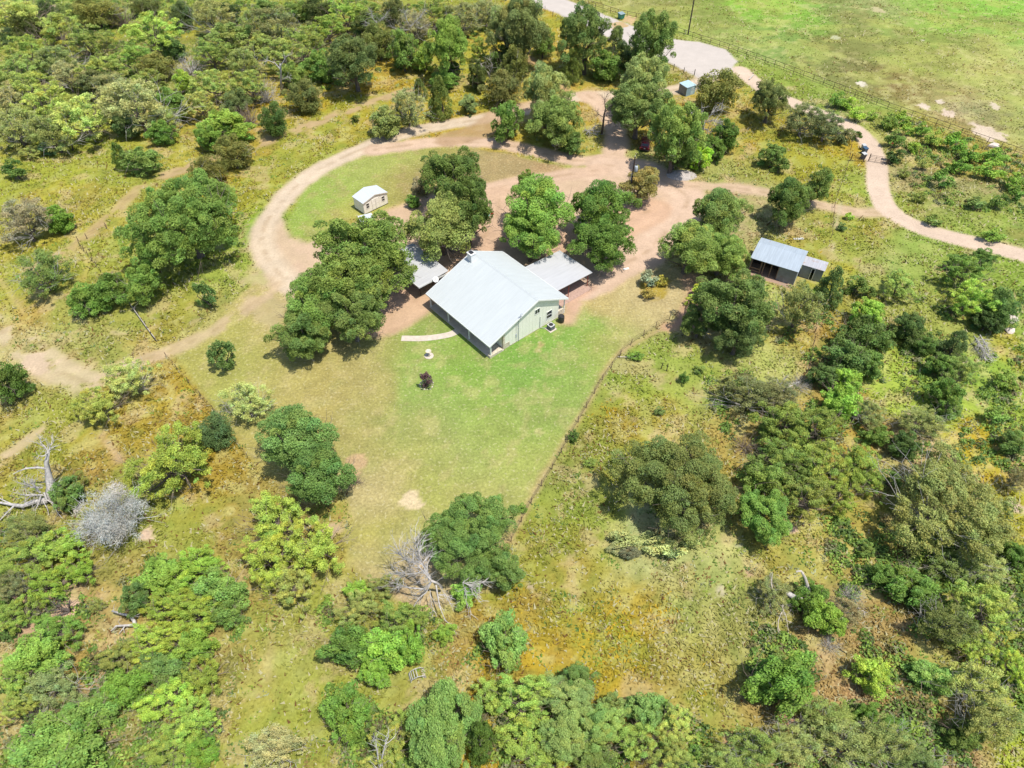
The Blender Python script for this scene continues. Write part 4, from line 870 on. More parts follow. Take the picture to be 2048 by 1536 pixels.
for k_, x_, y_, w_, h_, l_, t_ in TREES:
    if w_ > 0: plant('B' if k_ == 'L' else k_, x_, y_, w_, h_, l_, t_)
# labels: hand-written ones single a tree out; the others are placed by the nearest named neighbour
LAND = [(p[1], p[2], p[5]) for p in PLACED if p[5]]

def colour_word(t):
    r, g, b = t
    if g-r > 60 and g > 160: return 'bright'
    if r > 125 and g-r < 16: return 'grey'
    if g < 128 and r < 100: return 'dark'
    if g > 160: return 'pale green'
    if g-r < 18: return 'olive'
    return 'mid green'
NOUN = {'O': 'oak', 'o': 'small oak', 'M': 'feathery tree', 'P': 'half-bare tree', 'J': 'pointed juniper', 'j': 'juniper bush', 'B': 'bush', 'S': 'young tree', 's': 'low shrub', 'G': 'leafless bush'}
def auto_labels(land):
    used = set(p[5] for p in PLACED if p[5]); keys = set()
    land = [q for q in land if 3 < len(q[2].split()) <= 10 and ',' not in q[2]]
    for p in PLACED:
        if p[5]: continue
        k, x, y = p[0], p[1], p[2]
        for lx, ly, ll in sorted(land, key=lambda q: (q[0]-x)**2+((q[1]-y)*1.1)**2):
            dx, dy = x-lx, y-ly
            if abs(dx) > 2.2*abs(dy): dr = 'right of' if dx > 0 else 'left of'
            elif abs(dy) > 2.2*abs(dx): dr = 'below' if dy > 0 else 'above'
            else: dr = ('lower' if dy > 0 else 'upper')+(' right' if dx > 0 else ' left')+' of'
            key = (dr, ll, NOUN.get(k))
            if key in keys: continue
            lab = colour_word(p[7])+' '+NOUN[k]+' '+dr+' the '+ll
            if k == 'G': lab = NOUN[k]+' '+dr+' the '+ll
            if lab in used or len(lab.split()) > 16: continue
            keys.add(key); used.add(lab); p[5] = lab; break
    for p in PLACED: p[6]['label'] = p[5]
# ------------------------------------------------------------------ the big house (local a along the eaves, b across, z up)
def thing(name, label, cat, loc, rz=0.0, group=None):
    e = empty(name, loc, rz); return tag(e, label, cat, group)
house = thing('house', 'large farmhouse with pale metal gable roof and cream walls', 'house', (HX, HY, 0), HYAW)
L_, W1, W2 = 13.94, 8.37, 5.55; HF, HB, HRZ = 2.44, 2.94, 5.67; WT = W1+W2
def slope(b): return HF+(HRZ-HF)*b/W1 if b <= W1 else HRZ-(HRZ-HB)*(b-W1)/W2
MB().slab([(-L_, 0, HF), (0, 0, HF), (0, W1-.004, HRZ), (-L_, W1-.004, HRZ)], .1).build('front_roof', M_roof, house)
MB().slab([(-L_, W1+.004, HRZ), (0, W1+.004, HRZ), (0, WT, HB), (-L_, WT, HB)], .1).build('rear_roof', M_roof, house)
m = MB()
for i in range(1, 35):   # standing seams
    a = -L_+i*.4; m.prism([(a-.012, .02, HF+.001), (a+.012, .02, HF+.001), (a+.012, .02, HF+.02), (a-.012, .02, HF+.02)], (0, W1-.15, (HRZ-HF)*(W1-.15)/W1))
    m.prism([(a-.012, WT-.02, HB+.001), (a+.012, WT-.02, HB+.001), (a+.012, WT-.02, HB+.03), (a-.012, WT-.02, HB+.03)], (0, -(W2-.15), (HRZ-HB)*(W2-.15)/W2))
m.build('roof_seams', M_roof, house)
m = MB(); m.prism([(-L_-.03, W1-.2, HRZ-.055), (-L_-.03, W1, HRZ+.045), (-L_-.03, W1+.2, HRZ-.08), (-L_-.03, W1, HRZ+.02)], (L_+.06, 0, 0)); m.build('ridge_cap', M_roof, house)
m = MB()
for a in (-L_-.05, .004):
    m.prism([(a, -.03, HF-.2), (a, W1, HRZ-.2), (a, W1, HRZ+.035), (a, -.03, HF+.03)], (.045, 0, 0))
    m.prism([(a, W1+.001, HRZ-.2), (a, WT+.03, HB-.2), (a, WT+.03, HB+.03), (a, W1+.001, HRZ+.035)], (.045, 0, 0))
m.box(-L_, .0, -.05, -.004, HF-.17, HF+.02); m.box(-L_, .0, WT+.004, WT+.05, HB-.17, HB+.02)
m.build('fascia', M_trim, house)
# walls
BW0, BW1 = 2.65, 12.55
def gable_wall(a0, a1):
    pts = [(a0, BW0, .12), (a0, BW1, .12), (a0, BW1, slope(BW1)-.13), (a0, W1, HRZ-.14), (a0, BW0, slope(BW0)-.13)]
    return MB().prism(pts, (a1-a0, 0, 0))
w_e = gable_wall(-.52, -.38).build('side_wall', M_wall, house); gable_wall(-L_+.38, -L_+.52).build('side_wall', M_wall, house)
m = MB(); m.box(-L_+.53, -.53, BW0+.001, BW0+.14, .12, slope(BW0)-.13); m.build('front_wall', M_wall, house)
m = MB(); m.box(-L_+.53, -.53, BW1-.14, BW1-.001, .12, slope(BW1)-.13); m.build('rear_wall', M_wall, house)
m = MB()   # siding boards' vertical battens on the sunny gable
for i in range(16):
    b = BW0+.35+i*.6; m.box(-.379, -.366, b-.02, b+.02, .15, slope(b)-.16)
m.build('wall_battens', M_wall, house)
m = MB(); m.box(-.62, -.35, BW0-.06, BW0+.22, .02, slope(BW0)-.16); m.box(-.62, -.345, BW0+.221, BW0+1.05, .02, .9)
m.build('stone_corner', M_stone, house)
m = MB(); m.box(-.375, -.35, 3.8, BW1+.01, .02, .13); m.build('base_trim', M_conc, house)
m = MB(); m.box(-L_+.25, -.2, .18, BW0-.07, 0, .13); m.build('porch_floor', M_conc, house)
m = MB(); m.box(-.6, -.2, .18, 2.3, .131, .42); m.build('porch_end_kerb', M_stone, house)
m = MB(); m.box(-L_+.55, -.6, BW1+.01, WT-.15, 0, .12); m.build('back_floor', M_conc, house)
m = MB(); m.box(-1.6, -.36, BW1+.02, WT-.35, .121, 1.1); m.build('back_porch_wall', M_stone, house)
for b_ in (-13.65, -9.5, -4.9, -.32):
    m = MB(); m.box(b_-.07, b_+.07, .36, .50, .131, HF+.05); m.box(b_-.1, b_+.1, .33, .53, .13, .3); m.build('porch_post', M_trim, house)
for a_ in (-.45, -4.2, -9.2, -13.4):
    m = MB(); m.box(a_-.06, a_+.06, WT-.3, WT-.18, .12, HB+.0); m.build('porch_post', M_trim, house)
def window(parent, axis, pos, u0, u1, z0, z1, out, panes=(1, 2), frame_mat=None):
    """axis 'a': the wall is the plane a=pos, u runs along b; 'b': wall b=pos, u along a; out = +-1 outward"""
    t = .05
    def bx(m, p0, p1, q0, q1, s0, s1):
        a, b = sorted((p0, p1))
        if axis == 'a': m.box(a, b, q0, q1, s0, s1)
        else: m.box(q0, q1, a, b, s0, s1)
    f = MB()
    for q in ((u0-.07, u0, z0-.07, z1+.07), (u1, u1+.07, z0-.07, z1+.07), (u0, u1, z0-.07, z0), (u0, u1, z1, z1+.07)): bx(f, pos+out*.002, pos+out*t, *q)
    nx, nz = panes
    for i in range(1, nx): u = u0+(u1-u0)*i/nx; bx(f, pos+out*.012, pos+out*.04, u-.025, u+.025, z0, z1)
    for i in range(1, nz): z = z0+(z1-z0)*i/nz; bx(f, pos+out*.012, pos+out*.042, u0, u1, z-.03, z+.03)
    fo = f.build('window', frame_mat or M_trim, parent)
    g = MB(); bx(g, pos+out*.003, pos+out*.02, u0, u1, z0, z1); g.build('pane', M_glass, fo); return fo
window(house, 'a', -.38, 8.15, 8.95, 3.0, 3.75, 1, (2, 1)); window(house, 'a', -.38, 10.35, 11.25, .95, 2.15, 1, (1, 2))
for a_ in (-12.2, -9.3, -3.4): window(house, 'b', BW0, a_-.6, a_+.6, .8, 2.1, -1, (2, 2))
for a_ in (-11.5, -6.0, -3.0): window(house, 'b', BW1, a_-.5, a_+.5, .9, 2.1, 1, (1, 2))
m = MB(); m.box(-7.0, -6.05, BW0-.05, BW0-.004, .131, 2.2); d_ = m.build('front_door', M_dark, house)
m = MB(); m.box(-6.2, -6.15, BW0-.1, BW0-.051, 1.05, 1.15); m.build('handle', M_steel, d_)
# chimney, pipes
m = MB(); m.box(-13.35, -12.45, 7.0, 7.75, 4.9, 6.35); m.box(-13.42, -12.38, 6.93, 7.82, 6.351, 6.45)
ch = m.build('chimney', M_trim, house)
m = MB(); m.box(-13.2, -12.6, 7.12, 7.62, 6.451, 6.62); m.build('chimney_cap', M_black, ch)
m = MB(); m.tube([(-.3, 5.2, .05), (-.3, 5.2, 3.9), (.1, 5.2, 4.1), (.1, 5.2, 5.0)], .035, 6); m.tube([(.1, 5.08, 5.0), (.12, 5.3, 5.12), (.14, 5.5, 5.0)], .07, 6); m.build('service_mast', M_lmetal, house)
m = MB(); m.box(-.377, -.3, 4.75, 4.95, 1.0, 1.5); m.tube([(-.35, 4.85, 1.5), (-.35, 4.85, 3.4)], .02, 5); m.tube([(-.35, 4.85, 1.0), (-.35, 4.85, .05)], .02, 5); m.build('meter_box', M_lmetal, house)
m = MB(); m.tube([(-.34, 9.1, .2), (-.34, 9.1, 2.1)], .04, 6); m.tube([(-.34, 9.1, .2), (0, 9.4, .12), (.3, 9.8, .12)], .03, 5); m.build('refrigerant_pipe', M_lmetal, house)
def loc_h(a, b, z=0):
    c, s = math.cos(HYAW), math.sin(HYAW); return (HX+a*c-b*s, HY+a*s+b*c, z)
# AC unit
ac = thing('air_conditioner', 'square grey air conditioner on a slab at the house wall', 'air conditioner', loc_h(.75, 10.15), HYAW)
MB().box(-.6, .6, -.6, .6, 0, .09).build('slab', M_conc, ac)
MB().box(-.4, .4, -.4, .4, .09, .78).build('cabinet', simple('ac_dark_fins', (.09, .1, .12), .6, var=.3, scale=20), ac, bevel=.03)
m = MB(); m.box(-.42, .42, -.42, .42, .78, .84); m.build('top_panel', M_dull, ac, bevel=.02)
m = MB(); m.lathe([(.30, .842), (.30, .875), (.06, .89)], n=20); m.build('fan_grille', M_black, ac)
tk = thing('water_barrel', 'round black barrel at the far corner of the cream wall', 'barrel', loc_h(.55, 12.25))
m = MB(); m.lathe([(.38, 0), (.44, .1), (.46, .5), (.44, .95), (.40, 1.05), (.40, 1.08)], n=22); m.build('drum', M_black, tk, smooth=True)
m = MB(); m.lathe([(.34, 1.081), (.34, 1.11), (.08, 1.14)], n=18); m.build('lid', M_rubber, tk)
# satellite dish on the left carport
LCZ = lambda a, b: 2.4+.3*(b-.1)/5.2
lc = thing('carport', 'left carport with flat grey metal roof, half under the oaks', 'carport', (HX, HY, 0), HYAW, 'carports beside the house')
A0, A1, B0, B1 = -24.6, -15.75, .1, 5.3
MB().slab([(A0, B0, 2.4), (A1, B0, 2.4), (A1, B1, 2.72), (A0, B1, 2.72)], .07).build('roof', M_croof, lc)
m = MB(); m.box(A0, A1, B0-.06, B0-.002, 2.22, 2.42); m.box(A1+.002, A1+.05, B0-.06, B1, 2.22, 2.45); m.build('fascia', M_trim, lc)
m = MB()
for i in range(7): a = A0+.4+i*(A1-A0-.8)/6; m.box(a-.04, a+.04, B0+.05, B1-.05, 2.2, 2.315)
m.build('rafters', M_dark, lc)
for a, b in ((-16.6, .75), (-20.3, .75), (-24.0, .75), (-16.6, 4.9), (-20.3, 4.9), (-24.0, 4.9)):
    MB().box(a-.05, a+.05, b-.05, b+.05, 0, 2.25).build('post', M_dark, lc)
m = MB(); m.box(-24.3, -16.2, 4.95, 5.02, .02, 2.3); m.build('back_panel', M_dark, lc)
sd = thing('satellite_dish', 'small round white satellite dish on the left carport edge', 'satellite dish', loc_h(-15.6, 2.75, 2.2), HYAW)
m = MB(); m.tube([(0, 0, -.1), (.1, 0, .25), (.2, 0, .38)], .03, 6); m.build('mast', M_steel, sd)
m = MB()
pts = []; 
for r, dd in ((.04, 0), (.18, .03), (.33, .09), (.42, .15)):
    pts.append((r, dd))
v = []; f = []
ax = Vector((.55, -.35, .75)).normalized(); e1 = ax.cross(Vector((0, 0, 1))).normalized(); e2 = ax.cross(e1)
for r, dd in pts:
    for k in range(16): q = Vector((.22, 0, .42))+ax*dd+(e1*math.cos(k*math.pi/8)+e2*math.sin(k*math.pi/8))*r; v.append(tuple(q))
for i in range(3):
    for k in range(16): f.append((i*16+k, i*16+(k+1) % 16, (i+1)*16+(k+1) % 16, (i+1)*16+k))
f.append(tuple(range(15, -1, -1))); m.add(v, f); o = m.build('dish', M_white, sd, smooth=True); sm = o.modifiers.new('thick', 'SOLIDIFY'); sm.thickness = .015
m = MB(); m.tube([(.25, 0, .3), tuple(Vector((.22, 0, .42))+ax*.5)], .015, 5); m.box(.45, .55, -.25, -.13, .72, .84); m.build('feed_arm', M_steel, sd)
# right carport
rc = thing('carport', 'right carport with square grey metal roof on red posts', 'carport', (HX, HY, 0), HYAW, 'carports beside the house')
A0, A1, B0, B1 = -9.25, -2.32, 13.99, 20.95
MB().slab([(A0, B0, 2.74), (A1, B0, 2.74), (A1, B1, 2.4), (A0, B1, 2.4)], .07).build('roof', M_croof, rc)
m = MB(); m.box(A0, A1, B1+.002, B1+.05, 2.24, 2.42); m.build('fascia', M_lmetal, rc)
m = MB()
for i in range(6): a = A0+.3+i*(A1-A0-.6)/5; m.box(a-.04, a+.04, B0+.05, B1-.05, 2.2, 2.325)
m.build('rafters', M_redp, rc)
for a, b in ((-2.6, 20.4), (-5.8, 20.4), (-9.0, 20.4), (-2.6, 16.6), (-9.0, 16.6)):
    MB().box(a-.045, a+.045, b-.045, b+.045, 0, 2.36).build('post', M_redp, rc)
cs = MB(); cs.box(-9.1, -1.7, 13.6, 20.6, 0, .05); tag(cs.build('carport_slab', simple('dusty_slab', (.36, .24, .19), .9, var=.15), None), None, None, kind='structure')
o = col.objects['carport_slab']; o.location = (HX, HY, 0); o.rotation_euler = (0, 0, HYAW)
# front walk
WK = [at(*p) for p in ((803, 677), (850, 677), (893, 671), (912, 664), (921, 658))]
def ribbon(name, P, wd, z, h, mat, label):
    P = [np.array(p, float) for p in P]; m = MB(); v = []; n = len(P)
    for i, p in enumerate(P):
        d = P[min(i+1, n-1)]-P[max(i-1, 0)]; d /= np.linalg.norm(d); nn = np.array([-d[1], d[0]])*wd/2
        for q in (p-nn, p+nn): v += [(q[0], q[1], z), (q[0], q[1], z+h)]
    f = []
    for i in range(n-1):
        a = i*4; b = a+4; f += [(a+1, b+1, b+3, a+3), (a, a+1, a+3, a+2)[::-1] if i == 0 else (a, b, b+1, a+1), (a+2, a+3, b+3, b+2)]
        if i == 0: f.append((a, b, b+1, a+1))
    f.append(((n-1)*4, (n-1)*4+2, (n-1)*4+3, (n-1)*4+1)); m.add(v, f)
    return tag(m.build(name, mat), label, None, kind='structure')
ribbon('front_walk', smooth_line(np.array([[float(a), float(b)] for a, b in WK]), 4), 1.05, 0, .06, M_conc, 'pale concrete walk from the porch into the lawn')

# ------------------------------------------------------------------ grey barn with lean-to
BY = math.atan2(-3.38, 5.96); bx0, by0 = 35.2, 83.6
barn = thing('barn', 'grey metal barn, open dark front half, at the right oaks', 'barn', (bx0, by0, 0), BY)
DW, DD = 6.75, 5.2; z0_, z1_, zr = 2.55, 2.7, 3.05
MB().slab([(-.15, -.2, z0_), (DW+.1, -.2, z0_), (DW+.1, 3.5, zr), (-.15, 3.5, zr)], .06).build('front_roof', M_broof, barn)
MB().slab([(-.15, 3.507, zr), (DW+.1, 3.507, zr), (DW+.1, DD+.15, z1_), (-.15, DD+.15, z1_)], .06).build('rear_roof', M_broof, barn)
m = MB(); m.box(4.15, DW-.05, .0, .06, 0, z0_-.07); m.build('front_panel', M_gmetal, barn)
m = MB(); m.prism([(DW-.05, .0, 0), (DW-.05, DD, 0), (DW-.05, DD, z1_-.05), (DW-.05, 3.5, zr-.07), (DW-.05, .0, z0_-.06)], (.05, 0, 0)); m.build('side_wall', M_lmetal, barn)
m = MB(); m.prism([(0, .0, 0), (0, DD, 0), (0, DD, z1_-.05), (0, 3.5, zr-.07), (0, .0, z0_-.06)], (.05, 0, 0)); m.build('side_wall', M_gmetal, barn)
m = MB(); m.box(.051, DW-.051, DD-.06, DD, 0, z1_-.06); m.build('rear_wall', M_gmetal, barn)
m = MB(); m.box(.06, 4.1, 2.6, 2.68, 0, 2.6); m.build('inner_board_wall', M_dark, barn)
for a in (.1, 1.55, 1.95, 3.0, 4.05): MB().box(a, a+.12, .02, .14, 0, z0_-.07).build('post', M_wood, barn)
m = MB(); m.box(1.6, 2.0, .15, .2, .1, .2); m.box(.25, 1.5, .05, .1, .75, .9); m.box(.25, 1.5, .05, .1, .3, .42); m.build('rail', M_wood, barn)
MB().box(.06, DW-.06, -.9, 2.5, 0, .03).build('dirt_floor', M_dirt if False else simple('barn_floor_soil', (.30, .2, .14), .95), barn)
lt = thing('lean_to_shed', 'small grey lean-to shed against the right side of the barn', 'shed', (bx0, by0, 0), BY)
A0, A1, B0, B1 = DW+.1, DW+3.2, 2.55, 4.5
MB().slab([(A0-.02, B0-.15, 2.2), (A1+.12, B0-.15, 2.2), (A1+.12, B1, 2.42), (A0-.02, B1, 2.42)], .05).build('roof', M_broof2, lt)
m = MB(); m.box(A0+.02, A0+1.35, B0, B0+.05, 0, 2.1); m.box(A0+2.0, A1, B0, B0+.05, 0, 2.1); m.build('front_wall', M_gmetal, lt)
m = MB(); m.box(A1-.05, A1, B0+.051, B1-.05, 0, 2.12); m.box(A0+.02, A0+.07, B0+.051, B1-.05, 0, 2.12); m.box(A0+.071, A1-.051, B1-.1, B1-.05, 0, 2.3); m.build('wall', M_gmetal, lt)
m = MB(); m.box(A0+1.42, A0+1.5, B0-.02, B0+.06, 0, 2.0); m.box(A0+1.9, A0+1.98, B0-.02, B0+.06, 0, 2.0); m.box(A0+1.501, A0+1.899, B0-.02, B0+.06, 1.92, 2.0); m.build('door_frame', M_white, lt)
m = MB(); m.box(-.9, -.02, -.03, .03, 0, .04)
# ------------------------------------------------------------------ white storage shed
ws = thing('storage_shed', 'cream storage shed with white gable roof and double door', 'shed', (-24.1, 98.45, 0), math.atan2(3.46, 3.59))
SW, SD = 4.75, 2.75; se, sr = 2.2, 2.85
for a0, a1, za, zb, nm in ((-.12, SW/2-.004, se, sr, 'roof_slope'), (SW/2+.004, SW+.12, sr, se, 'roof_slope')):
    MB().slab([(a0, -.15, za), (a1, -.15, zb), (a1, SD+.12, zb), (a0, SD+.12, za)], .05).build(nm, M_sroof, ws)
m = MB(); m.prism([(.0, 0, .15), (SW, 0, .15), (SW, 0, se-.04), (SW/2, 0, sr-.07), (0, 0, se-.04)], (0, .06, 0)); m.build('front_wall', M_shed, ws)
m = MB(); m.prism([(.0, SD-.06, .15), (SW, SD-.06, .15), (SW, SD-.06, se-.04), (SW/2, SD-.06, sr-.07), (0, SD-.06, se-.04)], (0, .06, 0)); m.build('rear_wall', M_shed, ws)
m = MB(); m.box(0, .06, .061, SD-.061, .15, se-.03); m.build('side_wall', M_shed, ws); m = MB(); m.box(SW-.06, SW, .061, SD-.061, .15, se-.03); m.build('side_wall', M_shed, ws)
m = MB(); m.box(.02, SW-.02, .02, SD-.02, 0, .149); m.build('skid_base', M_dark, ws)
m = MB()
for a in (-.02, SW-.08): m.box(a, a+.1, -.025, -.002, .15, se-.06)
m.prism([(-.12, -.16, se-.14), (SW/2, -.16, sr-.14), (SW/2, -.16, sr+.01), (-.12, -.16, se+.01)], (0, .012, 0)); m.prism([(SW/2+.001, -.16, sr-.14), (SW+.12, -.16, se-.14), (SW+.12, -.16, se+.01), (SW/2+.001, -.16, sr+.01)], (0, .012, 0))
m.build('corner_trim', M_shedt, ws)
for s_ in (0, 1):
    m = MB(); a = SW/2-.75+s_*.76; m.box(a, a+.74, -.04, -.003, .2, 2.05); d_ = m.build('door', M_shed, ws)
    m = MB(); m.box(a, a+.08, -.055, -.0405, .2, 2.05); m.box(a+.66, a+.74, -.055, -.0405, .2, 2.05); m.box(a+.081, a+.659, -.055, -.0405, 1.1, 1.2); m.build('door_trim', M_shedt, d_)
window(ws, 'b', -.0, .55, 1.05, .95, 1.75, -1, (1, 2), M_shedt); window(ws, 'b', -.0, SW-1.1, SW-.6, .95, 1.75, -1, (1, 2), M_shedt)
# pale cover seen through the oak in front of the shed
x, y = at(737, 440, 1.2); cv = thing('white_cover', 'white sheet cover poking out of the oak below the shed', 'cover', (float(x), float(y), 0), .45)
MB().slab([(-1.3, -1.5, 1.25), (1.0, -1.5, 1.2), (1.0, 1.6, 1.3), (-1.3, 1.6, 1.35)], .05).build('sheet', M_sroof, cv)
for a, b in ((-1.2, -1.4), (.9, -1.4), (-1.2, 1.5), (.9, 1.5)): MB().box(a-.04, a+.04, b-.04, b+.04, 0, 1.2).build('leg', M_steel, cv)
# ------------------------------------------------------------------ blue shed
bs = thing('metal_shed', 'little blue-grey metal shed beside the turnaround drive', 'shed', (35.7, 141.3, 0), math.atan2(1.3, 2.0))
MB().slab([(-.08, -.08, 1.85), (2.5, -.08, 1.85), (2.5, 2.4, 2.0), (-.08, 2.4, 2.0)], .05).build('roof', M_bluer, bs)
m = MB(); m.box(0, 2.4, 0, .05, 0, 1.79); m.build('front_wall', M_blue, bs)
m = MB(); m.box(0, .05, .051, 2.3, 0, 1.79); m.build('side_wall', M_gmetal, bs); m = MB(); m.box(2.35, 2.4, .051, 2.3, 0, 1.79); m.build('side_wall', M_blue, bs); m = MB(); m.box(.051, 2.349, 2.25, 2.3, 0, 1.9); m.build('rear_wall', M_blue, bs)
m = MB(); m.box(1.15, 2.0, -.03, -.003, .05, 1.6); d_ = m.build('door', M_bluer, bs); m = MB(); m.box(1.3, 1.5, -.045, -.0305, .9, 1.5); m.box(1.62, 1.85, -.045, -.0305, .9, 1.5); m.build('door_panel', M_lmetal, d_)
m = MB(); m.box(-.02, .04, -.02, -.003, 0, 1.79); m.build('corner_trim', M_bluer, bs)
# ------------------------------------------------------------------ car (nose away from the camera)
car = thing('parked_car', 'dark red car parked under the oak by the dirt drive', 'car', (24.75, 121.0, 0), -.22)
def loft(sections, mat, name, parent, smooth=True):
    """sections: list of (y, [(x,z)...])"""
    n = len(sections[0][1]); v = []; f = []
    for yy, pts in sections: v += [(px_, yy, pz) for px_, pz in pts]
    for i in range(len(sections)-1):
        for k in range(n): f.append((i*n+k, i*n+(k+1) % n, (i+1)*n+(k+1) % n, (i+1)*n+k))
    f.append(tuple(range(n-1, -1, -1))); f.append(tuple(range((len(sections)-1)*n, len(sections)*n)))
    m = MB(); m.add(v, f); return m.build(name, mat, parent, bevel=.03)
def sec(w, z0, z1, tw): return [(-w, z0), (w, z0), (w+.02, (z0+z1)/2), (tw, z1), (-tw, z1), (-w-.02, (z0+z1)/2)]
loft([(-2.35, sec(.78, .35, .85, .72)), (-2.2, sec(.88, .25, .95, .8)), (-1.0, sec(.92, .22, .98, .84)), (.6, sec(.92, .22, .98, .84)), (1.9, sec(.88, .25, .88, .76)), (2.3, sec(.74, .32, .72, .62))], M_car, 'body', car)
loft([(-2.0, sec(.74, .95, .97, .72)), (-1.75, sec(.78, .95, 1.42, .6)), (-1.2, sec(.8, .96, 1.5, .62)), (.2, sec(.8, .96, 1.48, .62)), (.95, sec(.78, .95, 1.02, .7))], M_car, 'cabin', car)
m = MB(); m.prism([(-.6, -1.94, 1.04), (.6, -1.94, 1.04), (.53, -1.79, 1.37), (-.53, -1.79, 1.37)], (0, -.02, .01)); m.build('rear_window', M_glass, car)
m = MB(); m.prism([(-.62, .93, 1.06), (.62, .93, 1.06), (.55, .32, 1.45), (-.55, .32, 1.45)], (0, .03, .03)); m.build('windscreen', M_glass, car)
for s_ in (-1, 1):
    m = MB(); m.prism([(s_*.81, -1.65, 1.03), (s_*.81, .55, 1.03), (s_*.70, .1, 1.38), (s_*.70, -1.5, 1.38)], (s_*.03, 0, 0)); m.build('side_window', M_glass, car)
    for yy in (-1.45, 1.4):
        m = MB(); m.tube([(s_*.74, yy, .33), (s_*.95, yy, .33)], .33, 18); wh = m.build('wheel', M_rubber, car)
        m = MB(); m.tube([(s_*.951, yy, .33), (s_*.965, yy, .33)], .19, 12); m.build('rim', M_steel, wh)
    m = MB(); m.box(min(s_*.62, s_*.86), max(s_*.62, s_*.86), -2.34, -2.22, .66, .84); m.build('tail_lamp', M_lamp, car)
    m = MB(); m.box(min(s_*.5, s_*.72), max(s_*.5, s_*.72), 2.2, 2.31, .52, .66); m.build('headlight', M_white, car)
m = MB(); m.box(-.8, .8, -2.42, -2.3, .3, .5); m.build('rear_bumper', M_black, car, bevel=.03)
m = MB(); m.box(-.16, .16, -2.37, -2.355, .66, .78); m.build('number_plate', M_white, car)
m = MB()
for s_ in (-1, 1): m.tube([(s_*.56, -1.4, 1.5), (s_*.56, .2, 1.5)], .02, 5)
m.build('roof_rack', M_black, car)
# ------------------------------------------------------------------ bins
def wheelie(px, py, mat, lidmat, label, sc, rz):
    x, y = at(px, py); b = thing('wheeled_bin', label, 'bin', (float(x), float(y), 0), rz); b.scale = (sc, sc, sc)
    m = MB(); w0, w1 = .26, .33
    m.add([(-w0, -w0, .05), (w0, -w0, .05), (w0, w0, .05), (-w0, w0, .05), (-w1, -w1-.03, .95), (w1, -w1-.03, .95), (w1, w1, 1.02), (-w1, w1, 1.02)], [(0, 3, 2, 1), (4, 5, 6, 7), (0, 1, 5, 4), (1, 2, 6, 5), (2, 3, 7, 6), (3, 0, 4, 7)])
    m.build('body', mat, b, bevel=.02); m = MB(); m.slab([(-w1-.03, -w1-.07, 1.0), (w1+.03, -w1-.07, 1.0), (w1+.03, w1+.03, 1.07), (-w1-.03, w1+.03, 1.07)], .045); m.build('lid', lidmat, b, bevel=.015)
    for s_ in (-1, 1): m = MB(); m.tube([(s_*.22, .3, .12), (s_*.3, .3, .12)], .12, 12); m.build('wheel', M_rubber, b)
    return b
wheelie(1725, 318, M_navy, M_dull, 'dark blue wheeled bin with pale lid nearest the gate', 1.1, .4)
wheelie(1727, 307, M_navy, M_navy, 'second dark bin right behind the pale lidded one', 1.15, .3)
wheelie(1725, 299, M_lmetal, M_dull, 'light grey bin, farthest of three at the gate', .95, .2)
x, y = at(1242, 38); gb = thing('rubbish_cart', 'big green cart with pale lid on the tan verge', 'bin', (float(x), float(y), 0), .55)
m = MB(); m.add([(-.55, -.5, .15), (.55, -.5, .15), (.55, .5, .15), (-.55, .5, .15), (-.68, -.62, 1.25), (.68, -.62, 1.25), (.68, .62, 1.4), (-.68, .62, 1.4)], [(0, 3, 2, 1), (4, 5, 6, 7), (0, 1, 5, 4), (1, 2, 6, 5), (2, 3, 7, 6), (3, 0, 4, 7)]); m.build('body', M_green, gb, bevel=.03)
MB().slab([(-.72, -.68, 1.31), (.72, -.68, 1.31), (.72, .68, 1.47), (-.72, .68, 1.47)], .05).build('lid', simple('grey_lid', (.2, .26, .27), .5), gb)
for s_ in (-1, 1): m = MB(); m.tube([(s_*.45, .45, .16), (s_*.58, .45, .16)], .16, 12); m.build('wheel', M_rubber, gb)
# ------------------------------------------------------------------ yard ornaments and small things
x, y = at(858, 712); bb = thing('birdbath', 'pale stone birdbath on a round pad in the front lawn', 'birdbath', (float(x), float(y), 0))
m = MB(); m.lathe([(.62, 0), (.62, .06), (.58, .07)], n=24); m.build('pad', M_conc, bb)
m = MB(); m.lathe([(.2, .07), (.13, .2), (.09, .5), (.12, .72), (.16, .78)], n=14); m.build('pedestal', M_conc, bb, smooth=True)
m = MB(); m.lathe([(.12, .78), (.34, .86), (.38, .93), (.34, .93), (.1, .88)], n=20); m.build('bowl', M_stone, bb)
x, y = at(853, 770); m = MB(); g = np.random.default_rng(3)
for i in range(14):
    a = i/14*6.28; r = .8+.1*g.random(); cx_, cy_ = r*math.cos(a), r*math.sin(a); s_ = .07+.06*g.random()
    m.add([(cx_+s_*q[0], cy_+s_*q[1], s_*.8*(q[2]+.6)) for q in ((-1,-.8,-.6),(1,-.9,-.6),(.9,1,-.6),(-1,.9,-.6),(-.7,-.6,.5),(.6,-.7,.6),(.7,.6,.4),(-.6,.7,.6))], [(0,3,2,1),(4,5,6,7),(0,1,5,4),(1,2,6,5),(2,3,7,6),(3,0,4,7)])
o = m.build('stone_ring', M_conc); o.location = (float(x), float(y), 0); tag(o, 'ring of pale stones round the dark red shrub', 'stone ring')
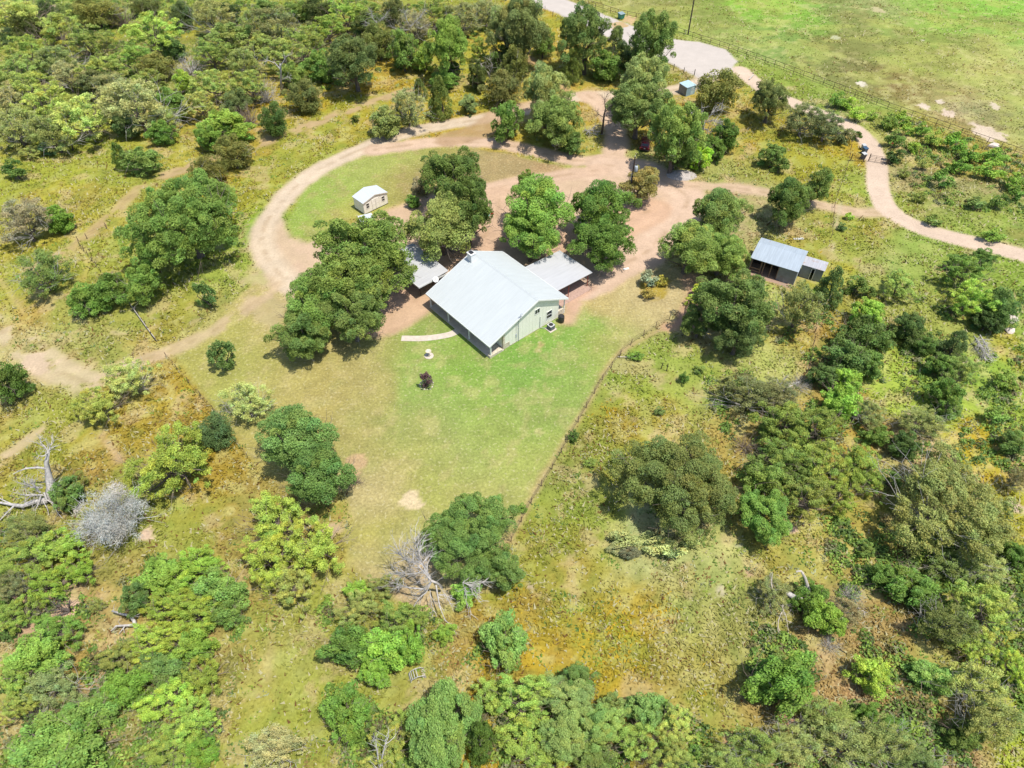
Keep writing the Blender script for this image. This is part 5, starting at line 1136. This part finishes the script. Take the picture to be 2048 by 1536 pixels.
# gravel pile
def mound(name, px, py, rx, ry, h, mat, label, cat, seed):
    g = np.random.default_rng(seed); n = 34; v = []; f = []
    X = np.linspace(-1, 1, n)
    for j in range(n):
        for i in range(n):
            r = math.hypot(X[i], X[j]); z = h*max(0, 1-r**1.7)**.8*(1+.25*g.normal(0, .4))+(.02*g.random() if r < 1 else -.1)
            v.append((X[i]*rx*1.05, X[j]*ry*1.05, z))
    for j in range(n-1):
        for i in range(n-1): f.append((j*n+i, j*n+i+1, (j+1)*n+i+1, (j+1)*n+i))
    m = MB(); m.add(v, f); o = m.build(name, mat, smooth=True); x, y = at(px, py); o.location = (float(x), float(y), 0); return tag(o, label, cat)
mound('gravel_pile', 1363, 351, 2.6, 1.7, .7, M_gravel, 'low grey gravel heap at the edge of the dirt yard', 'gravel pile', 4)
# small toys near the oaks
x, y = at(984, 429); o = MB(); o.lathe([(.05, 0), (.2, .05), (.22, .3), (.1, .42)], n=12); o = o.build('red_ball', simple('red_plastic', (.5, .02, .03), .4), smooth=True); o.location = (float(x), float(y), 0); tag(o, 'small red plastic toy on the dirt beside the dark oak', 'toy')
x, y = at(975, 433); t_ = thing('garden_tub', 'small pale green tub left of the red toy', 'tub', (float(x), float(y), 0)); m = MB(); m.lathe([(.3, 0), (.38, .28), (.34, .28), (.27, .05)], n=16); m.build('tub', simple('pale_green_plastic', (.25, .5, .4), .5), t_)
# flat pale boards beside the right carport and barn
def flat_board(px, py, w_, d_, rz, mat, label, name='board', z=.06):
    x, y = at(px, py); m = MB(); m.box(-w_/2, w_/2, -d_/2, d_/2, .02, .02+z); o = m.build(name, mat, bevel=.01); o.location = (float(x), float(y), 0); o.rotation_euler = (0, 0, rz); return tag(o, label, 'board')
flat_board(1252, 538, .9, .35, .3, M_white, 'short white board lying on the dirt above the blue-grey shrub')
flat_board(1597, 478, 1.6, .45, .1, M_dull, 'white sheet lying in the weeds behind the barn roof')
# fallen slatted hay feeder
x, y = at(835, 1352); hf = thing('hay_feeder', 'tipped white slatted hay feeder beside the bottom bushes', 'hay feeder', (float(x), float(y), 0), .35); hf.scale = (.72, .72, .72)
arc = [(1.0*math.cos(t), .0, 1.05*math.sin(t)) for t in np.linspace(.05, math.pi*.93, 12)]
for yy in (-.55, .55):
    m = MB(); m.tube([(p[0], yy, p[2]+.03) for p in arc], .045, 6); m.build('rim', M_dull, hf)
for i, t in enumerate(np.linspace(.1, math.pi*.5, 5)): m = MB(); q = (-1.0*math.cos(t), 1.05*math.sin(t)+.03); m.tube([(q[0], -.55, q[1]), (q[0], .55, q[1])], .045, 6); m.build('slat', M_dull, hf)
m = MB(); m.box(.55, 1.0, -.5, .5, .02, .09); m.tube([(.9, -.6, .1), (.75, .7, .12)], .06, 6); m.build('base_board', M_pale, hf)
# ------------------------------------------------------------------ fences
def along(P, sp):
    """points every sp metres along a polyline of world points"""
    P = [np.array(p, float) for p in P]; out = [P[0]]; rem = sp
    for a, b in zip(P[:-1], P[1:]):
        L = np.linalg.norm(b-a); t = rem
        while t <= L: out.append(a+(b-a)*t/L); t += sp
        rem = t-L
    return out
def fence(name, P, sp, hpost, rpost, rails, rrail, mat, matr, label, cat='fence', jit=.0, wire=None, seed=1):
    g = random.Random(seed); Q = along(P, sp); o0 = Q[0]; e = thing(name, label, cat, (float(o0[0]), float(o0[1]), 0))
    pm = None
    for q in Q:
        if pm is None:
            m = MB(); m.tube([(0, 0, -.1), (0, 0, hpost*.5), (.0, 0, hpost)], [rpost*1.1, rpost, rpost*.92], 6); o = m.build('post', mat, e); pm = o.data
        else: o = link('post', pm, e)
        o.location = (float(q[0]-o0[0]), float(q[1]-o0[1]), 0); o.rotation_euler = (g.uniform(-jit, jit), g.uniform(-jit, jit), g.uniform(0, 6)); o.scale = (1, 1, 1+g.uniform(-.8, .8)*jit)
    P = [np.array(p, float) for p in P]; PP = [Q[0]]+P[1:-1]+[Q[-1]]
    for z in rails:
        m = MB(); m.tube([(float(q[0]-o0[0]), float(q[1]-o0[1]), z) for q in PP], rrail, 5); m.build('rail', matr, e)
    for z in (wire or []):
        m = MB(); m.tube([(float(q[0]-o0[0]), float(q[1]-o0[1]), z) for q in PP], .012, 3); m.build('wire', M_steel if False else M_rustp, e)
    return e
def wl(*P, z=0): return [np.array([float(v) for v in at(px, py, z)]) for px, py in P]
fence('pipe_fence', wl((1130, -22), (1178, 0), (1236, 19), (1282, 28), (1376, 62), (1465, 90), (1538, 116), (1784, 207), (2041, 296), (2200, 350), z=1.25), 2.43, 1.3, .05, (1.27, .45), .042, M_rustp, M_rustp, 'long dark pipe fence between the road and the green pasture', wire=(.85,))
fence('yard_fence', wl((1338, 640), (1312, 655), (1276, 680), (1248, 700), (1200, 768), (1150, 856), (1100, 946), (1060, 1010), (1018, 1092)), 2.6, 1.15, .05, (), .03, M_wood, M_wood, 'wire fence with brown wooden posts down the right lawn edge', wire=(.4, .75, 1.05), jit=.08)
fence('brush_fence', wl((1372, 632), (1376, 610), (1392, 585), (1418, 558)), 1.4, 1.1, .06, (.5, .9), .06, M_wood, M_wood, 'short brown rail fence beside the small oak at the yard corner', jit=.1)
fence('corral_remains', wl((1238, 716), (1258, 716), (1278, 720)), 1.2, 1.0, .045, (), .03, M_dark, M_dark, 'few dark posts with a fallen white pole in bright weeds', jit=.12)
x, y = at(1258, 716); o = MB().tube([(-1.5, 0, .25), (1.4, -.25, .3)], .06, 6).build('fallen_pole', M_pale); o.location = (float(x), float(y), 0); tag(o, 'white pole lying across dark posts beside the yard fence', 'pole')
fence('old_posts', wl((1322, 738), (1338, 744)), .75, 1.3, .06, (), .03, M_dark, M_dark, 'pair of dark old posts in the meadow below the yard fence', jit=.08)
fence('wire_fence', wl((333, 714), (372, 760), (440, 835), (478, 892), (520, 948)), 3.2, 1.0, .035, (), .02, M_rustp, M_rustp, 'thin wire fence between brown grass and the left lawn', wire=(.5, .9), jit=.05)
fence('tumbled_fence', wl((258, 606), (276, 632), (296, 660), (320, 692)), 1.3, 1.0, .06, (.35, .62), .05, M_dark, M_pale, 'tumbled pale rail fence running down to the dirt track', jit=.2)
fence('leaning_fence', wl((157, 482), (163, 497), (183, 520), (203, 545)), 1.7, .9, .045, (), .03, M_dark, M_dark, 'short dark fence beside the winding cattle path at left', wire=(.5, .9), jit=.12)
fence('track_fence', wl((175, 478), (210, 460), (242, 446)), 3.4, 1.15, .06, (), .03, M_wood, M_wood, 'sparse posts beside the left track before the round oak', wire=(.5, .9), jit=.1)
fence('boundary_fence', wl((1702, 285), (1698, 318), (1688, 352), (1668, 410), (1660, 496)), 3.0, 1.1, .045, (), .03, M_wood, M_wood, 'boundary wire fence from the gate down past the barn', wire=(.35, .65, .95), jit=.05)
fence('lower_boundary_fence', wl((1632, 640), (1627, 680), (1617, 738), (1604, 762), (1575, 785)), 2.8, 1.1, .05, (), .03, M_wood, M_wood, 'lower boundary fence on bare soil below the barn trees', wire=(.35, .65, .95), jit=.08)
fence('turnaround_fence', wl((1388, 151), (1379, 152), (1345, 140), (1300, 118)), 2.6, 1.35, .08, (), .03, M_dark, M_dark, 'dark posts at the drive mouth beside the turnaround', wire=(.5, .9), jit=.04)
fence('roadside_fence', wl((1060, 2), (1095, 26), (1131, 50), (1155, 62)), 4.0, 1.25, .06, (), .03, M_dark, M_dark, 'roadside wire fence left of the entering grey road', wire=(.5, .9), jit=.05)
fence('corner_post', wl((1447, 1492), (1450, 1492)), 5, 1.9, .06, (), .03, M_dark, M_dark, 'lone dark leaning post near the bottom dark tree', 'post', jit=.1)
def gate(P0, P1, label, h, bars, seed):
    a = np.array(P0); b = np.array(P1); d = b-a; L = float(np.linalg.norm(d)); e = thing('farm_gate', label, 'gate', (float(a[0]), float(a[1]), 0), math.atan2(d[1], d[0]), 'pipe gates across the gravel road')
    for a_ in (0, L): MB().tube([(a_, 0, 0), (a_, 0, h+.25)], .07, 8).build('post', M_rustp, e)
    for i in range(bars): MB().tube([(.12, 0, .2+i*(h-.2)/(bars-1)), (L-.12, 0, .2+i*(h-.2)/(bars-1))], .03, 6).build('bar', M_rustp, e)
    m = MB()
    for q in (.12, L*.35, L*.65, L-.12): m.tube([(q, 0, .17), (q, 0, h+.03)], .03, 6)
    m.build('upright', M_rustp, e)
gp = [[float(v) for v in at(*q)] for q in ((1700, 322), (1726, 324), (1736, 323), (1773, 329))]
gate(gp[0], gp[1], 'short pipe fence panel left of the bins at the gate', 1.25, 5, 1); gate(gp[2], gp[3], 'pipe gate standing across the pale gravel road', 1.3, 5, 2)
x, y = at(1776, 308); o = MB(); o.tube([(0, 0, 0), (0, 0, 2.2)], .04, 6); o = o.build('sign_post', M_wood); o.location = (float(x), float(y), 0); tag(o, 'thin post with red top right of the gravel road gate', 'post')
o2 = MB().box(-.15, .15, -.02, .02, 1.95, 2.2).build('reflector', M_lamp, o)
# utility poles
def pole(px, py, h, label, cross, trans):
    x, y = at(px, py); e = thing('utility_pole', label, 'utility pole', (float(x), float(y), 0), .35, 'wooden utility poles')
    MB().tube([(0, 0, -.2), (0, 0, h*.5), (0, 0, h)], [.17, .15, .11], 10).build('pole', M_dark, e)
    m = MB(); m.box(-1.1, 1.1, -.06, .06, h-.75, h-.6); m.build('crossarm', M_dark, e) if cross else None
    for q in ((-.95, 0, .95) if cross else (0,)):
        m = MB(); zz = h-.6 if cross else h; m.lathe([(.03, zz), (.06, zz+.08), (.03, zz+.2)], q, 0, 8); m.build('insulator', M_white, e)
    if trans:
        m = MB(); m.lathe([(.24, h-2.6), (.28, h-2.5), (.28, h-1.75), (.2, h-1.65)], .42, -.1, 14); t = m.build('transformer', M_lmetal, e, smooth=True)
        m = MB(); m.lathe([(.04, h-1.65), (.05, h-1.45), (.02, h-1.35)], .42, -.1, 8); m.build('bushing', M_dark, t)
        m = MB(); m.tube([(-.16, 0, .2), (-.16, 0, h-2.8)], .04, 5); m.build('conduit', M_lmetal, e)
    return e
pole(1376, 69, 12.5, 'tall dark utility pole at the pasture fence', True, False)
pole(1257, 408, 8.6, 'utility pole with blue-grey transformer in the brownish oak', False, True)
x, y = at(1371, 69); o = MB(); o.tube([(0, 0, 0), (0, 0, 1.1)], .09, 8); o = o.build('marker_post', M_pale); o.location = (float(x), float(y), 0); tag(o, 'short cream marker post left of the tall utility pole', 'post')
# white rail at the turnaround edge
x, y = at(1502, 157); o = MB(); o.box(-1.1, 1.1, -.12, .12, .25, .4); o = o.build('log_barrier', M_pale); o.location = (float(x), float(y), 0); o.rotation_euler = (0, -.1, .95); tag(o, 'pale log barrier right of the turnaround', 'log')
# ------------------------------------------------------------------ dead trees: each limb path traced as points with its own height above ground
LSC = 1.0
def limb(m, pts, r0, r1, g=None, n=6):
    """pts: (photo x, photo y, height m)"""
    W = [(*[float(v) for v in at(a, b, z)], z) for a, b, z in pts]
    k = len(W); m.tube([(w[0]-m.o[0], w[1]-m.o[1], w[2]) for w in W], [(r0+(r1-r0)*i/(k-1))*LSC for i in range(k)], n)
    return [(w[0]-m.o[0], w[1]-m.o[1], w[2]) for w in W]
def twigs(m, g, pts, n, L, r, spread=.7, up=0):
    for i in range(int(n*1.7)):
        k = g.integers(1, len(pts)); t = g.random(); p = np.array(pts[k-1])*(1-t)+np.array(pts[k])*t
        d = np.array(pts[-1])-np.array(pts[0]); d /= np.linalg.norm(d)+1e-6
        grow(m, g, p, twist(g, d, spread), L*(.6+.8*g.random()), r, 1, (2, 3), .55, up)
def dead(name, label, base, paths, mat, tw, seed, cat='dead tree', twr=.034, up=.02, grp=None):
    """paths: list of (pts, r0, r1, n twigs, twig length)"""
    g = np.random.default_rng(seed); o = [float(v) for v in at(*base)]
    e = thing(name, label, cat, (o[0], o[1], 0), group=grp); mt = MB(); mt.o = o; mb = MB(); mb.o = o; first = True
    for pts, r0, r1, nt, tl in paths:
        m = mt if first else mb; P = limb(m, pts, r0, r1, n=7); first = False
        if nt: twigs(mb, g, P, nt, tl, twr, up=up)
    mt.build('trunk', mat, e, smooth=True)
    if mb.v: mb.build('limbs', tw, e)
    return e
dead('dead_tree', 'toppled giant dead tree with bleached limbs at lower left', (95, 1010), [
  ([(98, 1000, .5), (102, 975, 1.2), (97, 950, 2.6), (93, 925, 4.2), (97, 903, 5.6)], .55, .14, 10, .9),
  ([(93, 937, 3.6), (75, 935, 3.7), (52, 937, 3.6), (38, 942, 3.5), (26, 948, 3.3)], .14, .03, 2, .5),
  ([(97, 905, 5.5), (88, 912, 5.6), (78, 912, 5.7), (75, 918, 5.5)], .08, .03, 3, .4),
  ([(97, 905, 5.5), (90, 893, 6.0), (80, 884, 6.3)], .07, .02, 8, .8), ([(97, 905, 5.5), (100, 892, 6.1), (108, 884, 6.4)], .07, .02, 8, .8),
  ([(95, 1000, .6), (70, 1003, .8), (45, 1012, .8), (28, 1010, .7), (0, 1005, .6), (-15, 1003, .6)], .32, .06, 3, 1.0),
  ([(28, 1012, .8), (15, 1024, .6), (5, 1035, .5), (-5, 1045, .4)], .1, .03, 3, .6), ([(28, 1010, .7), (12, 1003, .8), (0, 997, .9), (-10, 990, 1)], .08, .03, 1, .5),
  ([(80, 985, 1.6), (70, 975, 2.4), (66, 965, 3)], .12, .03, 12, .9), ([(85, 990, 1.4), (65, 990, 2.0), (42, 990, 2.0)], .12, .03, 12, .9), ([(85, 975, 2), (62, 975, 2.6), (56, 968, 3)], .1, .03, 10, .8),
  ([(88, 985, 1.8), (94, 1000, 1.2), (108, 1007, .9), (113, 1022, .5), (124, 1036, .3)], .1, .03, 6, .7), ([(82, 990, 1.5), (78, 1005, 1.0), (70, 1022, .5)], .09, .03, 4, .6), ([(85, 1000, 1), (95, 1018, .6), (98, 1030, .4)], .06, .02, 2, .5),
  ([(100, 975, 1.5), (108, 985, 2.2), (104, 965, 3)], .1, .03, 10, .7)], M_dead, M_dead, 1)
LSC = .5
dead('dead_limbs', 'spread of grey dead limbs left of the lawn tip oak', (890, 1190), [
  ([(885, 1175, 1.2), (872, 1165, 2.5), (862, 1162, 3.2)], .3, .2, 4, .8),
  ([(862, 1165, 3), (850, 1178, 2.4), (822, 1176, 2.2), (805, 1172, 2.1), (785, 1165, 2)], .22, .05, 14, 1.1),
  ([(862, 1165, 3), (852, 1185, 2), (838, 1196, 1.6), (828, 1212, 1.1), (822, 1225, .6)], .16, .04, 10, .9),
  ([(858, 1163, 3), (856, 1150, 3.6), (848, 1140, 4), (830, 1148, 4), (805, 1146, 3.8), (790, 1160, 3)], .12, .03, 16, 1.1),
  ([(862, 1160, 3.2), (845, 1130, 4.2), (832, 1110, 4.8), (822, 1095, 5)], .13, .03, 22, 1.2), ([(860, 1158, 3.4), (835, 1130, 4.4), (810, 1118, 4.6), (795, 1105, 4.6)], .12, .03, 22, 1.2), ([(862, 1158, 3.2), (842, 1118, 4.6), (828, 1075, 5.2)], .1, .02, 16, 1.1),
  ([(872, 1170, 2.4), (876, 1195, 2), (880, 1215, 1.6), (890, 1240, 1), (905, 1258, .5)], .16, .03, 6, .7), ([(874, 1190, 2.2), (890, 1188, 2.4), (900, 1205, 1.8), (903, 1215, 1.5)], .06, .02, 8, .6),
  ([(860, 1180, 2), (862, 1205, 1.4), (866, 1225, .8)], .07, .02, 6, .6)], M_dead, M_dead, 2, 'dead limbs')
dead('dead_limbs', 'fine bare white limbs hanging right of the lawn tip oak', (935, 1195), [
  ([(925, 1165, 3.4), (940, 1170, 3), (960, 1166, 2.8), (985, 1165, 2.4)], .09, .03, 18, .8), ([(938, 1170, 3), (952, 1185, 2.2), (957, 1205, 1.2)], .06, .02, 8, .6), ([(930, 1175, 3), (928, 1195, 2), (940, 1215, 1), (942, 1232, .4)], .06, .02, 8, .6)], M_dead, M_twig, 3, 'dead limbs')
LSC = 1.0
dead('dead_limbs', 'white bare branches hanging under the oak left of the house', (708, 668), [
  ([(715, 625, 3.2), (706, 638, 3.6), (690, 632, 3.8), (675, 642, 3.2)], .08, .03, 12, .9), ([(708, 636, 3.4), (712, 652, 2.4), (716, 670, 1.2)], .06, .02, 8, .7), ([(700, 634, 3.5), (690, 650, 2.6), (684, 668, 1.2)], .06, .02, 8, .7), ([(715, 628, 3.4), (728, 638, 3), (735, 655, 2)], .05, .02, 8, .7)], M_dead, M_twig, 4, 'dead limbs')
dead('dead_tree', 'tall pale dead tree at the lower edge of the thicket', (565, 190), [
  ([(564, 185, .2), (562, 165, 2.6), (562, 145, 5), (560, 128, 7)], .26, .13, 2, .8), ([(562, 140, 5.4), (550, 126, 6.6), (537, 121, 7.2), (528, 124, 7)], .12, .04, 5, .8), ([(561, 132, 6.6), (570, 118, 8), (576, 110, 9)], .1, .03, 6, .8), ([(563, 160, 3), (572, 154, 3.8), (583, 157, 3.4)], .08, .03, 5, .7)], M_dead, M_dead, 5)
dead('dead_tree', 'white forked dead tree amid junipers left of the drive oaks', (978, 178), [
  ([(980, 175, .3), (980, 160, 2), (976, 145, 3.6)], .2, .12, 2, .6), ([(978, 150, 3), (985, 133, 5), (980, 120, 6.5)], .1, .03, 10, .9), ([(976, 145, 3.6), (966, 135, 4.6), (960, 124, 5.6)], .09, .03, 8, .8), ([(978, 155, 2.6), (992, 157, 2.6), (1006, 160, 2.2)], .09, .03, 6, .7), ([(977, 152, 2.8), (965, 158, 2.2), (958, 160, 2)], .07, .02, 6, .6)], M_pale, M_pale, 6)
dead('dead_tree', 'grey dead tree crowned with fine twigs in the thicket', (755, 82), [
  ([(755, 78, .3), (756, 60, 3), (752, 42, 5.5)], .18, .1, 2, .6), ([(755, 50, 4.6), (745, 36, 6.2), (742, 22, 7.4)], .08, .03, 14, .9), ([(754, 46, 5), (765, 38, 6), (772, 30, 6.6)], .08, .03, 14, .9), ([(755, 56, 4), (742, 52, 4.4), (732, 44, 5)], .07, .02, 10, .8)], M_dead, M_twig, 7)
dead('dead_tree', 'wide silver dead tree right of the twiggy one', (822, 85), [
  ([(822, 82, .3), (820, 65, 3), (822, 50, 5)], .2, .12, 2, .6), ([(822, 56, 4.4), (812, 38, 6.4), (808, 22, 8)], .09, .03, 16, 1.0), ([(822, 52, 5), (838, 36, 6.6), (850, 20, 8)], .09, .03, 20, 1.1), ([(821, 60, 4), (800, 60, 4.4), (782, 54, 5)], .08, .03, 12, .9), ([(822, 56, 4.2), (842, 56, 4.6), (856, 48, 5)], .08, .03, 14, .9)], M_dead, M_twig, 8)
dead('dead_tree', 'dark bare dead tree standing where the drive forks', (1203, 270), [
  ([(1203, 268, .1), (1206, 250, 2), (1208, 230, 4.2), (1212, 215, 5.8)], .24, .12, 2, .8), ([(1211, 218, 5.5), (1209, 202, 7.4), (1215, 188, 9)], .09, .03, 8, 1.0), ([(1210, 225, 5), (1222, 212, 6.2), (1232, 205, 7)], .08, .03, 8, .9), ([(1208, 235, 4), (1196, 228, 4.6), (1192, 222, 5)], .08, .03, 6, .8), ([(1209, 240, 3.6), (1222, 242, 3.4), (1236, 246, 2.8)], .08, .03, 8, .8), ([(1208, 232, 4.2), (1225, 232, 4.6), (1240, 238, 4)], .07, .02, 8, .8)], M_deadd, M_deadd, 9)
dead('brush_heap', 'grey heap of fallen branches beside the forked drive dead tree', (1185, 264), [
  ([(1168, 262, .3), (1182, 260, .6), (1198, 264, .3)], .1, .05, 14, .7), ([(1172, 268, .2), (1186, 256, .6), (1192, 252, .8)], .08, .03, 12, .7), ([(1170, 258, .3), (1180, 266, .4), (1194, 268, .3)], .08, .03, 12, .7)], M_dead, M_dead, 10, 'brush heap')
dead('dead_tree', 'grey dead tree with drooping twigs above the lime bush', (1402, 285), [
  ([(1405, 280, .3), (1406, 262, 2.4), (1408, 246, 4.2)], .2, .12, 4, .8), ([(1408, 248, 4), (1405, 228, 6), (1404, 215, 7.6)], .08, .02, 8, 1.0), ([(1408, 246, 4.2), (1425, 240, 5), (1444, 250, 4.2)], .09, .03, 26, 1.0), ([(1407, 250, 4), (1395, 240, 5), (1380, 222, 6.8)], .08, .03, 18, 1.0), ([(1408, 246, 4), (1425, 225, 6), (1446, 218, 6.4)], .08, .02, 18, 1.0), ([(1406, 255, 3), (1418, 262, 3), (1422, 275, 2)], .07, .02, 20, .9), ([(1406, 255, 3), (1396, 266, 2.4), (1396, 278, 1.4)], .07, .02, 20, .9)], M_dead, M_twig, 11)
dead('dead_tree', 'forked bleached dead trunk, one arm upright, in the right brush', (1622, 1212), [
  ([(1624, 1208, .3), (1614, 1205, .9), (1598, 1198, 1.3), (1584, 1192, 1.6), (1572, 1184, 2)], .34, .24, 0, 1),
  ([(1626, 1206, .5), (1618, 1180, 1.8), (1610, 1155, 3.2), (1605, 1147, 3.8)], .17, .12, 0, .5), ([(1622, 1204, .5), (1614, 1182, 1.7), (1611, 1172, 2.2)], .1, .07, 0, .5), ([(1606, 1147, 3.8), (1602, 1142, 4), (1592, 1143, 4)], .13, .08, 0, .5),
  ([(1574, 1185, 2), (1560, 1179, 2.2), (1545, 1180, 2.2), (1542, 1165, 2.8), (1545, 1145, 3.6)], .13, .03, 4, .5),
  ([(1567, 1186, 1.9), (1566, 1205, 1.4), (1564, 1222, .9), (1557, 1240, .5), (1555, 1262, .2)], .09, .03, 5, .5), ([(1565, 1218, 1), (1572, 1232, .8), (1576, 1256, .3)], .05, .02, 3, .4), ([(1566, 1195, 1.6), (1556, 1202, 1.2)], .04, .02, 2, .3)], M_dead, M_pale, 12)
dead('fallen_log', 'grey fallen log with forked ends in bottom left thicket', (270, 1250), [
  ([(273, 1256, .3), (268, 1242, .7), (262, 1232, .8), (245, 1228, .8), (224, 1222, .8)], .2, .09, 2, .4), ([(270, 1250, .5), (250, 1251, .6), (232, 1252, .6), (222, 1262, .3)], .13, .05, 2, .5), ([(272, 1254, .4), (278, 1264, .3), (296, 1272, .2)], .08, .03, 2, .4), ([(264, 1234, .8), (274, 1230, 1.1), (282, 1226, 1.4)], .06, .02, 1, .3), ([(250, 1252, .6), (242, 1262, .4), (238, 1268, .2)], .06, .03, 1, .3)], M_dead, M_dead, 13, 'log')
dead('brush_pile', 'cut grey brush pile below the dark right edge juniper', (1962, 700), [
  ([(1948, 672, .8), (1962, 690, .9), (1976, 716, .4)], .07, .03, 22, .8), ([(1952, 680, .7), (1966, 700, .6), (1968, 718, .3)], .07, .03, 22, .8), ([(1960, 670, .8), (1972, 690, .9), (1978, 706, .6)], .07, .03, 18, .8)], M_dead, M_dead, 14, 'brush pile')
dead('dead_branches', 'pale dead branches over the lower fence end tree', (1565, 790), [
  ([(1560, 800, 1), (1562, 785, 2), (1575, 775, 2.4), (1598, 764, 2)], .08, .03, 8, .7), ([(1560, 795, 1.5), (1548, 780, 2.4), (1540, 770, 3)], .07, .03, 10, .8), ([(1562, 788, 2), (1560, 770, 3), (1566, 758, 3.6)], .06, .02, 10, .8)], M_dead, M_twig, 15, 'dead tree')
dead('dead_tree', 'white leafless trunks beside the thin trees on the bottom edge', (765, 1535), [
  ([(762, 1545, 0), (764, 1515, 2), (770, 1490, 3.4), (778, 1470, 4.4)], .1, .03, 8, .8), ([(760, 1545, 0), (756, 1515, 2), (752, 1485, 3.8)], .1, .03, 8, .8), ([(764, 1530, 1), (758, 1540, 1.2), (748, 1530, 1.6)], .06, .02, 4, .6)], M_dead, M_dead, 16)
dead('bare_thorn_tree', 'dark bare thorn tree on bare soil at the lower left', (140, 1228), [
  ([(142, 1222, .1), (138, 1212, 1), (140, 1200, 2)], .1, .06, 6, .8), ([(140, 1222, .2), (122, 1218, .7), (100, 1222, .8), (85, 1232, .5)], .08, .03, 8, .7), ([(140, 1220, .3), (115, 1212, 1.2), (92, 1196, 1.8)], .07, .02, 8, .7), ([(138, 1224, .2), (112, 1232, .4), (90, 1248, .2)], .06, .02, 6, .6)], M_deadd, M_deadd, 17)
dead('leaning_dead_tree', 'dark leaning dead trunk at the left thicket edge', (145, 300), [
  ([(146, 300, .1), (143, 285, 1.6), (136, 270, 3)], .16, .1, 2, .6), ([(140, 276, 2.4), (126, 268, 3), (112, 260, 3.4)], .08, .03, 6, .7)], M_deadd, M_deadd, 18)
dead('leaning_dead_tree', 'second leaning trunk right of the dark leaning one', (190, 285), [
  ([(192, 284, .2), (182, 270, 1.6), (168, 250, 3.4)], .12, .06, 6, .8), ([(190, 284, .2), (200, 284, .3), (206, 280, .5)], .07, .03, 2, .4)], M_dead, M_deadd, 19)
dead('fallen_branch', 'forked pale stick lying in dry grass, right dead trunk side', (1705, 1232), [
  ([(1690, 1235, .2), (1702, 1232, .3), (1712, 1220, .6), (1718, 1215, .8)], .05, .02, 4, .5), ([(1712, 1220, .6), (1725, 1222, .4), (1736, 1226, .2)], .04, .02, 2, .4)], M_pale, M_pale, 20, 'branch')
# pale rocks
def rock(px, py, s, label, seed):
    g = np.random.default_rng(seed); v = rnd_dirs(g, 26); bm = __import__('bmesh').new()
    for q in v: bm.verts.new(tuple(q*np.array([s, s*.8, s*.45])*(.85+.3*g.random())+np.array([0, 0, s*.15])))
    __import__('bmesh').ops.convex_hull(bm, input=bm.verts); me = bpy.data.meshes.new('rock'); bm.to_mesh(me); bm.free(); me.materials.append(M_rock)
    o = link('rock', me); x, y = at(px, py); o.location = (float(x), float(y), 0); tag(o, label, 'rock')
rock(1987, 293, 1.1, 'pale boulder at the foot of the pipe fence near right edge', 1)
rock(2020, 640, 1.1, 'pale rock right of the dark right edge juniper', 2)
rock(2018, 662, .8, 'small pale rock below the right edge boulder', 3)
auto_labels(LAND)
for p in PLACED: pass
